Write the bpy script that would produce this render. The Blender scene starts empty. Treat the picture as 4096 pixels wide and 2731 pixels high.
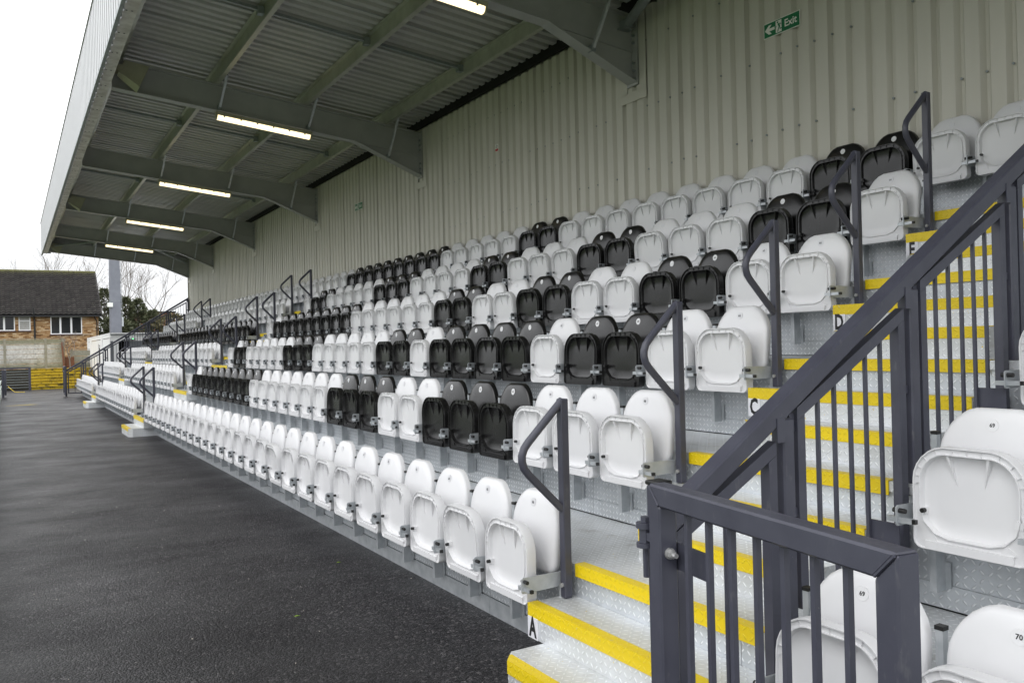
import bpy, bmesh, math, random
from mathutils import Vector, Matrix
random.seed(7)
R_ = math.radians
sc = bpy.context.scene
col = sc.collection

# ------------------------------------------------------------------ camera, sky, sun, exposure
cam = bpy.data.objects.new('camera', bpy.data.cameras.new('camera'))
col.objects.link(cam)
cam.data.sensor_fit = 'HORIZONTAL'; cam.data.sensor_width = 36.0
cam.data.lens = 3328.0 / 4096.0 * 36.0
cam.data.clip_start = 0.05; cam.data.clip_end = 900
yaw, pit, rol = 0.5435, 0.0029, -0.0245
fw = Vector((math.sin(yaw)*math.cos(pit), math.cos(yaw)*math.cos(pit), math.sin(pit)))
rt = Vector((math.cos(yaw), -math.sin(yaw), 0)); up = rt.cross(fw)
r2 = math.cos(rol)*rt + math.sin(rol)*up; u2 = -math.sin(rol)*rt + math.cos(rol)*up
M = Matrix((r2, u2, -fw)).transposed().to_4x4(); M.translation = Vector((-2.466, -3.789, 1.63))
cam.matrix_world = M
sc.camera = cam

SUN_EL, SUN_AZ = R_(48), R_(250)          # soft light through the cloud, from the pitch side
world = bpy.data.worlds.new('World'); sc.world = world; world.use_nodes = True
wn = world.node_tree.nodes; wl = world.node_tree.links; wn.clear()
wo = wn.new('ShaderNodeOutputWorld'); wb = wn.new('ShaderNodeBackground')
sky = wn.new('ShaderNodeTexSky'); sky.sky_type = 'NISHITA'; sky.sun_disc = False
sky.sun_elevation = SUN_EL; sky.sun_rotation = SUN_AZ
sky.air_density = 1.0; sky.dust_density = 3.0; sky.ozone_density = 1.0
hs = wn.new('ShaderNodeHueSaturation'); hs.inputs['Saturation'].default_value = 0.08
# even cloud layer: the clear sky is mixed most of the way to one cloud white, broken up softly
tc = wn.new('ShaderNodeTexCoord'); mp = wn.new('ShaderNodeMapping'); mp.inputs['Scale'].default_value = (1.2, 1.2, 3.0)
nz = wn.new('ShaderNodeTexNoise'); nz.inputs['Scale'].default_value = 2.2; nz.inputs['Detail'].default_value = 4
cr = wn.new('ShaderNodeMapRange'); cr.inputs['From Min'].default_value = .3; cr.inputs['From Max'].default_value = .7
cr.inputs['To Min'].default_value = .86; cr.inputs['To Max'].default_value = 1.10
mixc = wn.new('ShaderNodeMix'); mixc.data_type = 'RGBA'; mixc.inputs['Factor'].default_value = 0.9
mixc.inputs['B'].default_value = (18.6, 18.9, 19.4, 1)
mul = wn.new('ShaderNodeMix'); mul.data_type = 'RGBA'; mul.blend_type = 'MULTIPLY'; mul.inputs['Factor'].default_value = 1
wl.new(sky.outputs[0], hs.inputs['Color']); wl.new(hs.outputs[0], mixc.inputs['A'])
wl.new(tc.outputs['Generated'], mp.inputs[0]); wl.new(mp.outputs[0], nz.inputs['Vector']); wl.new(nz.outputs['Fac'], cr.inputs['Value'])
# overcast law: a good deal dimmer at the horizon than overhead
sx = wn.new('ShaderNodeSeparateXYZ'); wl.new(tc.outputs['Generated'], sx.inputs[0])
mx = wn.new('ShaderNodeMath'); mx.operation = 'MAXIMUM'; wl.new(sx.outputs[2], mx.inputs[0]); mx.inputs[1].default_value = 0
ma = wn.new('ShaderNodeValToRGB'); wl.new(mx.outputs[0], ma.inputs[0])
ma.color_ramp.elements[0].position = .02; ma.color_ramp.elements[0].color = (.34, .34, .34, 1)
ma.color_ramp.elements[1].position = 1.0; ma.color_ramp.elements[1].color = (.74, .74, .74, 1)
e = ma.color_ramp.elements.new(.28); e.color = (.76, .76, .76, 1)
mm = wn.new('ShaderNodeMath'); mm.operation = 'MULTIPLY'; wl.new(ma.outputs[0], mm.inputs[0]); wl.new(cr.outputs[0], mm.inputs[1])
wl.new(mixc.outputs['Result'], mul.inputs['A']); wl.new(mm.outputs[0], mul.inputs['B'])
wl.new(mul.outputs['Result'], wb.inputs['Color']); wb.inputs['Strength'].default_value = 0.1
wl.new(wb.outputs[0], wo.inputs[0])
sd = bpy.data.lights.new('sun', 'SUN'); sd.energy = 0.35; sd.angle = R_(40); sd.color = (1, .97, .93)
sun = bpy.data.objects.new('sun', sd); col.objects.link(sun)
sv = Vector((math.sin(SUN_AZ)*math.cos(SUN_EL), math.cos(SUN_AZ)*math.cos(SUN_EL), math.sin(SUN_EL)))
sun.rotation_euler = sv.to_track_quat('Z', 'Y').to_euler(); sun.location = (-10, 10, 20)
sc.view_settings.view_transform = 'Standard'; sc.view_settings.look = 'None'
sc.view_settings.exposure = 0.68; sc.view_settings.gamma = 1.0; sc.view_settings.use_curve_mapping = False
sc.render.engine = 'CYCLES'
sc.cycles.max_bounces = 8; sc.cycles.diffuse_bounces = 6; sc.cycles.use_denoising = True; sc.cycles.denoising_prefilter = 'ACCURATE'

# ------------------------------------------------------------------ materials
def nodes_of(name, base, rough=.5, metal=0., spec=.5):
    m = bpy.data.materials.new(name); m.use_nodes = True
    nt = m.node_tree; b = nt.nodes['Principled BSDF']
    b.inputs['Base Color'].default_value = (*base, 1); b.inputs['Roughness'].default_value = rough
    b.inputs['Metallic'].default_value = metal; b.inputs['Specular IOR Level'].default_value = spec
    return m, nt, b
def N(nt, t, **kw):
    n = nt.nodes.new(t)
    for k, v in kw.items(): setattr(n, k, v)
    return n
def L(nt, a, b): nt.links.new(a, b)
def math_n(nt, op, a=None, b=None, c=None):
    n = N(nt, 'ShaderNodeMath', operation=op)
    for i, v in enumerate((a, b, c)):
        if v is None: continue
        if isinstance(v, (int, float)): n.inputs[i].default_value = v
        else: L(nt, v, n.inputs[i])
    return n.outputs[0]
def ramp(nt, fac, stops):
    r = N(nt, 'ShaderNodeValToRGB'); e = r.color_ramp.elements
    while len(e) < len(stops): e.new(.5)
    for i, (p, c) in enumerate(stops):
        e[i].position = p; e[i].color = (*c, 1) if len(c) == 3 else c
    L(nt, fac, r.inputs[0]); return r.outputs[0]
def noise(nt, scale, detail=4, vec=None, rough=.55):
    n = N(nt, 'ShaderNodeTexNoise'); n.inputs['Scale'].default_value = scale; n.inputs['Detail'].default_value = detail
    n.inputs['Roughness'].default_value = rough
    if vec is not None: L(nt, vec, n.inputs['Vector'])
    return n.outputs['Fac']
def objco(nt): return N(nt, 'ShaderNodeTexCoord').outputs['Object']
def worldpos(nt): return N(nt, 'ShaderNodeNewGeometry').outputs['Position']
def mixcol(nt, fac, a, b, mode='MIX'):
    n = N(nt, 'ShaderNodeMix'); n.data_type = 'RGBA'; n.blend_type = mode
    if isinstance(fac, (int, float)): n.inputs['Factor'].default_value = fac
    else: L(nt, fac, n.inputs['Factor'])
    for k, v in (('A', a), ('B', b)):
        if isinstance(v, tuple): n.inputs[k].default_value = (*v, 1) if len(v) == 3 else v
        else: L(nt, v, n.inputs[k])
    return n.outputs['Result']
def bump(nt, b, h, strength=.3, dist=.01):
    n = N(nt, 'ShaderNodeBump'); n.inputs['Strength'].default_value = strength; n.inputs['Distance'].default_value = dist
    L(nt, h, n.inputs['Height']); L(nt, n.outputs[0], b.inputs['Normal'])
def mottled(name, c0, c1, scale=6, rough=.5, metal=0., spec=.5, bs=.1, fine=80, stretch=None, rr=.12):
    m, nt, b = nodes_of(name, c0, rough, metal, spec)
    p = worldpos(nt)
    if stretch:
        mp = N(nt, 'ShaderNodeMapping'); mp.inputs['Scale'].default_value = stretch; L(nt, p, mp.inputs[0]); p = mp.outputs[0]
    f = noise(nt, scale, 6, p)
    L(nt, ramp(nt, f, [(.3, c0), (.7, c1)]), b.inputs['Base Color'])
    f2 = noise(nt, fine, 3, p)
    L(nt, math_n(nt, 'ADD', math_n(nt, 'MULTIPLY', f, rr*2), rough - rr), b.inputs['Roughness'])
    if bs: bump(nt, b, f2, bs, .004)
    return m

def ramp_f(nt, f, a, bb):
    mr = N(nt, 'ShaderNodeMapRange'); mr.inputs['From Min'].default_value = a; mr.inputs['From Max'].default_value = bb
    L(nt, f, mr.inputs['Value']); return mr.outputs[0]
def checker_plate(name, base, bar, rough, metal, stain, spec=.5, cell=.034, worn=None, drips=False):
    """chequer plate: raised lens-shaped bars at alternating diagonals, on UVs in metres"""
    m, nt, b = nodes_of(name, base, rough, metal, spec)
    uv = N(nt, 'ShaderNodeTexCoord').outputs['UV']
    s = N(nt, 'ShaderNodeSeparateXYZ'); L(nt, uv, s.inputs[0])
    px = math_n(nt, 'DIVIDE', s.outputs[0], cell); py = math_n(nt, 'DIVIDE', s.outputs[1], cell)
    ix = math_n(nt, 'FLOOR', px); iy = math_n(nt, 'FLOOR', py)
    fx = math_n(nt, 'SUBTRACT', math_n(nt, 'SUBTRACT', px, ix), .5); fy = math_n(nt, 'SUBTRACT', math_n(nt, 'SUBTRACT', py, iy), .5)
    par = math_n(nt, 'PINGPONG', math_n(nt, 'ADD', ix, iy), 1.0)
    sg = math_n(nt, 'SUBTRACT', math_n(nt, 'MULTIPLY', par, 2.0), 1.0)
    sfy = math_n(nt, 'MULTIPLY', sg, fy)
    a = math_n(nt, 'MULTIPLY', math_n(nt, 'ADD', fx, sfy), .7071); c = math_n(nt, 'MULTIPLY', math_n(nt, 'SUBTRACT', fx, sfy), .7071)
    d = math_n(nt, 'ADD', math_n(nt, 'POWER', math_n(nt, 'ABSOLUTE', math_n(nt, 'DIVIDE', a, .40)), 2.0),
               math_n(nt, 'POWER', math_n(nt, 'ABSOLUTE', math_n(nt, 'DIVIDE', c, .135)), 2.0))
    mr = N(nt, 'ShaderNodeMapRange'); mr.interpolation_type = 'SMOOTHSTEP'
    mr.inputs['From Min'].default_value = 1.15; mr.inputs['From Max'].default_value = .35
    L(nt, d, mr.inputs['Value']); mask = mr.outputs[0]
    p = worldpos(nt)
    f = noise(nt, 3.0, 6, p); f2 = noise(nt, 26, 4, p)
    oi = N(nt, 'ShaderNodeObjectInfo')
    cb = ramp(nt, f, [(.28, stain), (.62, base)])
    cb = mixcol(nt, math_n(nt, 'MULTIPLY', f2, .35), cb, tuple(min(1, x*1.15) for x in base))
    tone = math_n(nt, 'ADD', math_n(nt, 'MULTIPLY', oi.outputs['Random'], .16), .92)
    tn = N(nt, 'ShaderNodeCombineColor')
    for i in range(3): L(nt, tone, tn.inputs[i])
    cb = mixcol(nt, 1.0, cb, tn.outputs[0], 'MULTIPLY')
    cc = mixcol(nt, math_n(nt, 'MULTIPLY', mask, .85), cb, bar)
    if drips:       # flecks of yellow paint and dark scuffs
        f3 = noise(nt, 42, 2, p); f4 = noise(nt, 7, 5, p)
        cc = mixcol(nt, math_n(nt, 'GREATER_THAN', f3, .745), cc, (.74, .55, .01))
        cc = mixcol(nt, math_n(nt, 'MULTIPLY', ramp_f(nt, f4, .60, .72), .45), cc, (.26, .24, .20))
    if worn:
        w = math_n(nt, 'MULTIPLY', math_n(nt, 'GREATER_THAN', f2, .68), mask)
        cc = mixcol(nt, math_n(nt, 'MULTIPLY', w, .6), cc, worn)
    L(nt, cc, b.inputs['Base Color'])
    L(nt, math_n(nt, 'SUBTRACT', math_n(nt, 'ADD', rough - .08, math_n(nt, 'MULTIPLY', f, .2)), math_n(nt, 'MULTIPLY', mask, .1)), b.inputs['Roughness'])
    bump(nt, b, mask, .9, .003)
    return m

MT = {}
MT['white'] = mottled('white_plastic', (.675, .675, .688), (.72, .72, .725), 2.5, .30, 0, .5, 0.02, 60, rr=.06)
MT['black'] = mottled('black_plastic', (.007, .0068, .007), (.013, .0125, .0128), 4, .26, 0, .5, 0.02, 60, rr=.07)
MT['checker'] = checker_plate('chequer_plate', (.60, .63, .66), (.86, .88, .90), .40, .5, (.40, .42, .43))
MT['checker_step'] = checker_plate('chequer_plate_step', (.68, .70, .72), (.86, .88, .89), .40, .4, (.50, .51, .50), drips=True)
MT['yellow'] = checker_plate('yellow_painted_chequer', (.74, .55, .004), (.80, .62, .014), .42, 0, (.66, .48, .006), worn=(.5, .47, .35))
MT['galv'] = mottled('galvanised_steel', (.40, .43, .45), (.56, .58, .60), 14, .45, .5, .5, .04, 120)
MT['galv_dark'] = mottled('dull_galvanised', (.22, .25, .25), (.33, .36, .36), 10, .5, .3, .5, .04, 120)
MT['galv_dirty'] = mottled('weathered_galvanised', (.46, .43, .36), (.84, .82, .77), 5, .5, .05, .4, .08, 60)
MT['purlin'] = mottled('purlin_steel', (.40, .415, .35), (.54, .555, .48), 5, .34, .5, .5, .03, 90)
def painted_steel():
    m, nt, b = nodes_of('anthracite_paint', (.055, .056, .07), .36)
    p = worldpos(nt); f = noise(nt, 7, 5, p); mp = N(nt, 'ShaderNodeMapping'); mp.inputs['Scale'].default_value = (1, 1, .35); L(nt, p, mp.inputs[0])
    sc_ = noise(nt, 38, 3, mp.outputs[0]); ch = noise(nt, 90, 2, p)
    c = ramp(nt, f, [(.3, (.049, .050, .070)), (.7, (.066, .068, .091))])
    c = mixcol(nt, math_n(nt, 'MULTIPLY', ramp_f(nt, sc_, .64, .74), .30), c, (.15, .15, .155))     # scuffs
    c = mixcol(nt, math_n(nt, 'MULTIPLY', math_n(nt, 'GREATER_THAN', ch, .77), .5), c, (.20, .19, .18))
    L(nt, c, b.inputs['Base Color'])
    L(nt, math_n(nt, 'ADD', .28, math_n(nt, 'MULTIPLY', sc_, .22)), b.inputs['Roughness'])
    bump(nt, b, noise(nt, 220, 2, p), .04, .003); return m
MT['anthracite'] = painted_steel()
MT['beam'] = mottled('grey_beam_paint', (.36, .365, .355), (.42, .425, .41), 4, .5, 0, .4, .02, 90)
MT['deck'] = mottled('roof_liner', (.42, .42, .40), (.50, .50, .48), 1.6, .42, 0, .5, .0)
MT['wall'] = mottled('olive_grey_cladding', (.55, .535, .465), (.62, .60, .53), 2.2, .45, 0, .4, .02, 150, stretch=(1, 1, .12))
MT['fascia'] = mottled('pale_cladding', (.43, .435, .445), (.49, .495, .505), 1.0, .4, 0, .5, .0)
MT['dark'] = nodes_of('dark_void', (.006, .006, .006), .9)[0]
MT['rubber'] = nodes_of('black_rubber', (.008, .008, .008), .45)[0]
MT['disc_w'] = nodes_of('number_disc_grey', (.66, .66, .68), .4)[0]
MT['disc_k'] = nodes_of('number_disc_white', (.75, .75, .76), .4)[0]
MT['ink'] = nodes_of('black_ink', (.01, .01, .012), .5)[0]
MT['sign_white'] = nodes_of('sign_white', (.78, .80, .74), .4)[0]
MT['sign_green'] = nodes_of('sign_green', (.0, .16, .055), .4)[0]
MT['sign_red'] = nodes_of('sign_red', (.55, .03, .04), .4)[0]
MT['cream'] = mottled('cream_enclosure', (.36, .35, .25), (.44, .43, .31), 5, .5, 0, .4, .02)
MT['plate_white'] = nodes_of('white_plate', (.72, .72, .76), .35)[0]

def asphalt():
    m, nt, b = nodes_of('asphalt', (.03, .028, .028), .5)
    p = worldpos(nt)
    v = N(nt, 'ShaderNodeTexVoronoi'); v.inputs['Scale'].default_value = 78; L(nt, p, v.inputs['Vector'])
    v2 = N(nt, 'ShaderNodeTexVoronoi'); v2.inputs['Scale'].default_value = 170; L(nt, p, v2.inputs['Vector'])
    big = noise(nt, .6, 6, p, .6); mid = noise(nt, 3.0, 7, p, .68); fine = noise(nt, 240, 2, p)
    mp = N(nt, 'ShaderNodeMapping'); mp.inputs['Scale'].default_value = (.75, 1.15, 1); L(nt, p, mp.inputs[0])
    strk = noise(nt, 1.1, 7, mp.outputs[0], .65)
    sp = N(nt, 'ShaderNodeSeparateColor'); L(nt, v.outputs['Color'], sp.inputs[0])
    stone = ramp(nt, sp.outputs[0], [(.0, (.004, .0035, .0042)), (.35, (.012, .0106, .0122)), (.75, (.034, .0305, .034)), (.95, (.085, .079, .083)), (1.0, (.17, .16, .158))])
    c = mixcol(nt, math_n(nt, 'MULTIPLY', ramp_f(nt, mid, .54, .78), .45), stone, (.058, .053, .052))
    c = mixcol(nt, math_n(nt, 'MULTIPLY', ramp_f(nt, big, .40, .62), .5), c, (.009, .008, .009))
    L(nt, c, b.inputs['Base Color'])
    wet = ramp_f(nt, strk, .32, .70)
    r = math_n(nt, 'SUBTRACT', .75, math_n(nt, 'MULTIPLY', wet, .2))
    r = math_n(nt, 'ADD', r, math_n(nt, 'MULTIPLY', sp.outputs[1], .10))
    L(nt, r, b.inputs['Roughness'])
    b.inputs['Specular IOR Level'].default_value = .14
    h = math_n(nt, 'ADD', math_n(nt, 'MULTIPLY', v.outputs['Distance'], -1.0), math_n(nt, 'MULTIPLY', v2.outputs['Distance'], -.5))
    h = math_n(nt, 'ADD', h, math_n(nt, 'MULTIPLY', sp.outputs[2], .35))
    h = math_n(nt, 'ADD', h, math_n(nt, 'MULTIPLY', fine, .2))
    bump(nt, b, h, 1.0, .012)
    L(nt, math_n(nt, 'ADD', .36, math_n(nt, 'MULTIPLY', wet, .45)), b.inputs['Coat Weight'])     # film of rain water
    b.inputs['Coat Roughness'].default_value = .32
    b.inputs['Coat IOR'].default_value = 1.36
    n2 = N(nt, 'ShaderNodeBump'); n2.inputs['Strength'].default_value = .42; n2.inputs['Distance'].default_value = .007
    L(nt, h, n2.inputs['Height']); L(nt, n2.outputs[0], b.inputs['Coat Normal'])
    return m
MT['asphalt'] = asphalt()

def emit(name, colr, s):
    m = bpy.data.materials.new(name); m.use_nodes = True; nt = m.node_tree; b = nt.nodes['Principled BSDF']
    b.inputs['Base Color'].default_value = (.8, .8, .8, 1); b.inputs['Emission Color'].default_value = (*colr, 1); b.inputs['Emission Strength'].default_value = s
    return m
MT['lamp'] = emit('lit_diffuser', (1.0, .80, .47), 1.25)
MT['led'] = emit('green_led', (.1, 1, .25), 3)

def per_piece(name, stops, rough=.8, bs=.3, fine=60):
    m, nt, b = nodes_of(name, stops[0][1], rough, 0, .3)
    g = N(nt, 'ShaderNodeNewGeometry')
    f = noise(nt, 5, 5, g.outputs['Position'])
    oi = N(nt, 'ShaderNodeObjectInfo')
    rnd = math_n(nt, 'FRACT', math_n(nt, 'ADD', g.outputs['Random Per Island'], math_n(nt, 'MULTIPLY', oi.outputs['Random'], 7.31)))
    c = ramp(nt, rnd, stops)
    c = mixcol(nt, math_n(nt, 'MULTIPLY', f, .35), c, tuple(x*.55 for x in stops[0][1]))
    L(nt, c, b.inputs['Base Color'])
    bump(nt, b, noise(nt, fine, 3, g.outputs['Position']), bs, .006)
    return m
MT['brick'] = per_piece('yellow_stock_brick', [(0, (.17, .085, .035)), (.25, (.36, .20, .085)), (.6, (.50, .31, .15)), (.85, (.62, .44, .25)), (1, (.72, .58, .40))], .85)
MT['mortar'] = mottled('mortar', (.26, .20, .14), (.34, .27, .20), 6, .9, 0, .2, .1)
def tilemat():
    m, nt, b = nodes_of('concrete_roof_tile', (.05, .046, .043), .8, 0, .3)
    g = N(nt, 'ShaderNodeNewGeometry'); oi = N(nt, 'ShaderNodeObjectInfo')
    p = g.outputs['Position']
    rnd = math_n(nt, 'FRACT', math_n(nt, 'ADD', g.outputs['Random Per Island'], math_n(nt, 'MULTIPLY', oi.outputs['Random'], 7.31)))
    f = noise(nt, 2.5, 6, p); f2 = noise(nt, 9, 4, p)
    c = ramp(nt, f, [(.25, (.020, .0185, .018)), (.75, (.044, .040, .038))])
    c = mixcol(nt, math_n(nt, 'MULTIPLY', rnd, .7), c, (.075, .068, .063))
    c = mixcol(nt, math_n(nt, 'MULTIPLY', ramp_f(nt, f2, .60, .70), .6), c, (.22, .21, .17))
    s = N(nt, 'ShaderNodeSeparateXYZ'); L(nt, p, s.inputs[0])
    mz = math_n(nt, 'MULTIPLY', ramp_f(nt, math_n(nt, 'ADD', s.outputs[2], math_n(nt, 'MULTIPLY', f2, 1.2)), 7.75, 8.15), .8)
    c = mixcol(nt, mz, c, (.15, .15, .045))
    L(nt, c, b.inputs['Base Color']); bump(nt, b, f2, .3, .01)
    return m
MT['tile'] = tilemat()
MT['black_paint'] = nodes_of('black_gloss_paint', (.012, .012, .013), .35)[0]
MT['upvc'] = nodes_of('white_upvc', (.80, .80, .80), .35)[0]
MT['sill'] = nodes_of('dark_red_sill', (.06, .02, .02), .6)[0]
def glass():
    m, nt, b = nodes_of('window_glass', (.02, .022, .024), .08, 0, .5)
    return m
MT['glass'] = glass()
MT['block'] = mottled('grey_block', (.33, .32, .30), (.42, .41, .39), 8, .9)
def concrete_panel():
    m, nt, b = nodes_of('mossy_concrete', (.4, .4, .38), .9, 0, .2)
    p = worldpos(nt); f = noise(nt, 2.2, 7, p); f2 = noise(nt, 12, 5, p)
    c = ramp(nt, f2, [(.3, (.38, .37, .345)), (.7, (.62, .61, .58))])
    s = N(nt, 'ShaderNodeSeparateXYZ'); L(nt, p, s.inputs[0])
    top = ramp_f(nt, math_n(nt, 'ADD', s.outputs[2], math_n(nt, 'MULTIPLY', f, .25)), 2.20, 2.42)
    low = ramp_f(nt, math_n(nt, 'SUBTRACT', math_n(nt, 'MULTIPLY', f, .6), s.outputs[2]), -1.25, -.75)
    right = ramp_f(nt, math_n(nt, 'ADD', s.outputs[0], math_n(nt, 'MULTIPLY', f, 1.0)), -.5, .2)
    g = math_n(nt, 'MAXIMUM', math_n(nt, 'MAXIMUM', math_n(nt, 'MULTIPLY', top, .75), math_n(nt, 'MULTIPLY', low, .8)), math_n(nt, 'MULTIPLY', right, .55))
    c = mixcol(nt, g, c, (.14, .135, .055))
    L(nt, c, b.inputs['Base Color']); bump(nt, b, f2, .3, .01); return m
MT['concrete'] = concrete_panel()
MT['post_conc'] = mottled('concrete_post', (.20, .19, .14), (.32, .30, .24), 7, .9)
def yellow_steps():
    m, nt, b = nodes_of('worn_yellow_paint', (.55, .38, .01), .7)
    p = worldpos(nt); f = noise(nt, 3.2, 7, p, .65); f2 = noise(nt, 14, 5, p)
    c = ramp(nt, f2, [(.3, (.37, .26, .006)), (.7, (.50, .36, .010))])
    c = mixcol(nt, ramp_f(nt, f, .51, .62), c, (.05, .04, .012))
    L(nt, c, b.inputs['Base Color']); return m
MT['old_yellow'] = yellow_steps()
MT['old_dark'] = mottled('damp_old_concrete', (.016, .015, .011), (.04, .036, .026), 3, .9)
MT['rust'] = mottled('rusty_iron', (.14, .06, .035), (.22, .10, .06), 12, .9)
MT['cont_white'] = mottled('container_white', (.80, .80, .80), (.86, .86, .85), 2, .45, 0, .5, .02)
MT['cont_grey'] = mottled('container_grey_frame', (.12, .13, .14), (.16, .17, .18), 4, .5)
MT['mast'] = mottled('mast_galvanised', (.17, .18, .21), (.21, .22, .25), 3, .5, .2, .5, .03, 90)
MT['bark'] = mottled('bark', (.15, .13, .115), (.22, .195, .175), 9, .9)
def leafmat(name, stops):
    m, nt, b = nodes_of(name, stops[0][1], .7, 0, .3)
    g = N(nt, 'ShaderNodeNewGeometry')
    f = noise(nt, .9, 3, g.outputs['Position'])
    L(nt, ramp(nt, math_n(nt, 'ADD', math_n(nt, 'MULTIPLY', g.outputs['Random Per Island'], .6), math_n(nt, 'MULTIPLY', f, .4)), stops), b.inputs['Base Color'])
    return m
MT['conifer'] = leafmat('conifer_needles', [(.1, (.062, .075, .042)), (.5, (.105, .118, .064)), (.9, (.15, .155, .09))])
MT['scrub'] = leafmat('winter_scrub', [(.1, (.08, .075, .04)), (.5, (.15, .135, .07)), (.9, (.22, .19, .11))])
MT['redbrick'] = mottled('red_brick_far', (.16, .065, .045), (.23, .10, .07), 3, .9)
MT['grass'] = mottled('grass', (.04, .065, .015), (.07, .10, .03), 2, .9)
MT['board'] = mottled('pitch_board', (.55, .66, .58), (.68, .74, .68), 2, .5)
MT['hose'] = nodes_of('yellow_hose', (.62, .44, .02), .5)[0]
MT['mark'] = mottled('faded_yellow_marking', (.30, .23, .05), (.5, .40, .10), 6, .7)
MT['grit'] = nodes_of('pale_grit', (.38, .36, .32), .8)[0]
MT['leafbit'] = nodes_of('green_leaf_bit', (.25, .42, .02), .6)[0]
MT['bolt'] = mottled('zinc_bolt', (.42, .42, .42), (.55, .55, .54), 30, .4, .6)

# ------------------------------------------------------------------ mesh helpers
class MB:
    def __init__(s): s.v = []; s.f = []
    def quad(s, a, b, c, d):
        n = len(s.v); s.v += [tuple(a), tuple(b), tuple(c), tuple(d)]; s.f.append((n, n+1, n+2, n+3)); return s
    def poly(s, pts):
        n = len(s.v); s.v += [tuple(p) for p in pts]; s.f.append(tuple(range(n, n+len(pts)))); return s
    def box(s, x0, x1, y0, y1, z0, z1):
        n = len(s.v)
        s.v += [(x0,y0,z0),(x1,y0,z0),(x1,y1,z0),(x0,y1,z0),(x0,y0,z1),(x1,y0,z1),(x1,y1,z1),(x0,y1,z1)]
        s.f += [(n,n+3,n+2,n+1),(n+4,n+5,n+6,n+7),(n,n+1,n+5,n+4),(n+1,n+2,n+6,n+5),(n+2,n+3,n+7,n+6),(n+3,n,n+4,n+7)]
        return s
    def prism(s, prof, axis, a, b):
        """extrude a 2D profile along axis: 'x' -> (y,z), 'y' -> (x,z), 'z' -> (x,y)"""
        n = len(s.v); k = len(prof)
        for t in (a, b):
            for p in prof:
                s.v.append({'x': (t, p[0], p[1]), 'y': (p[0], t, p[1]), 'z': (p[0], p[1], t)}[axis])
        s.f.append(tuple(range(n, n+k))); s.f.append(tuple(range(n+2*k-1, n+k-1, -1)))
        for i in range(k):
            j = (i+1) % k; s.f.append((n+i, n+k+i, n+k+j, n+j))
        return s
    def sheet(s, prof, axis, a, b):
        n = len(s.v); k = len(prof)
        for t in (a, b):
            for p in prof: s.v.append({'x': (t, p[0], p[1]), 'y': (p[0], t, p[1]), 'z': (p[0], p[1], t)}[axis])
        for i in range(k-1): s.f.append((n+i, n+i+1, n+k+i+1, n+k+i))
        return s
    def tube(s, pts, r, n=8, cap=True, r_end=None, sq=False):
        pts = [Vector(p) for p in pts]; rings = []
        ref = None
        for i, p in enumerate(pts):
            if i == 0: d = pts[1]-p
            elif i == len(pts)-1: d = p-pts[i-1]
            else: d = (pts[i+1]-p).normalized() + (p-pts[i-1]).normalized()
            d.normalize()
            if ref is None: ref = Vector((0, 1, 0)) if abs(d.y) < .9 else Vector((1, 0, 0))
            u = d.cross(ref).normalized(); w = u.cross(d)
            rr = r if r_end is None else r + (r_end-r)*i/(len(pts)-1)
            k0 = len(s.v); off = math.pi/4 if sq else 0
            for j in range(n):
                a = 2*math.pi*j/n + off; s.v.append(tuple(p + u*math.cos(a)*rr + w*math.sin(a)*rr))
            rings.append(k0)
        for a, b in zip(rings, rings[1:]):
            for j in range(n):
                k = (j+1) % n; s.f.append((a+j, a+k, b+k, b+j))
        if cap:
            s.f.append(tuple(rings[0]+j for j in range(n-1, -1, -1))); s.f.append(tuple(rings[-1]+j for j in range(n)))
        return s
    def loft(s, rings, close0=None, close1=None):
        base = []
        for r in rings:
            base.append(len(s.v)); s.v += [tuple(p) for p in r]
        k = len(rings[0])
        for a, b in zip(base, base[1:]):
            for j in range(k): s.f.append((a+j, a+(j+1) % k, b+(j+1) % k, b+j))
        for c, a, fl in ((close0, base[0], True), (close1, base[-1], False)):
            if c is not None:
                n = len(s.v); s.v.append(tuple(c))
                for j in range(k):
                    t = (a+j, a+(j+1) % k, n); s.f.append(t[::-1] if fl else t)
        return s
    def mesh(s, name, mat, smooth=None, uv=False, recalc=True, bevel=0):
        me = bpy.data.meshes.new(name); me.from_pydata(s.v, [], s.f)
        if recalc or bevel:
            bm = bmesh.new(); bm.from_mesh(me)
            if bevel:
                bmesh.ops.bevel(bm, geom=[e for e in bm.edges if e.calc_face_angle(0) > .6], offset=bevel, segments=1, affect='EDGES', profile=.5)
            bmesh.ops.recalc_face_normals(bm, faces=bm.faces); bm.to_mesh(me); bm.free()
        me.materials.append(mat)
        if smooth is not None:
            me.polygons.foreach_set('use_smooth', [True]*len(me.polygons))
            me.set_sharp_from_angle(angle=R_(smooth))
        if uv:
            ul = me.uv_layers.new(name='UVMap')
            for p in me.polygons:
                n = p.normal; ax = max(range(3), key=lambda i: abs(n[i]))
                for li in p.loop_indices:
                    c = me.vertices[me.loops[li].vertex_index].co
                    ul.data[li].uv = ((c.y, c.z), (c.x, c.z), (c.y, c.x))[ax]
        me.update(); return me
    def build(s, name, mat, parent=None, loc=None, **kw):
        o = bpy.data.objects.new(name, s.mesh(name, mat, **kw)); col.objects.link(o)
        if parent: o.parent = parent
        if loc is not None: o.location = loc
        return o
def inst(name, me, parent, loc=(0, 0, 0), rot=None):
    o = bpy.data.objects.new(name, me); col.objects.link(o); o.parent = parent; o.location = loc
    if rot: o.rotation_euler = rot
    return o
def tag(o, label, cat, group=None, kind=None):
    if label: o['label'] = label
    if cat: o['category'] = cat
    if group: o['group'] = group
    if kind: o['kind'] = kind
    return o
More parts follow.
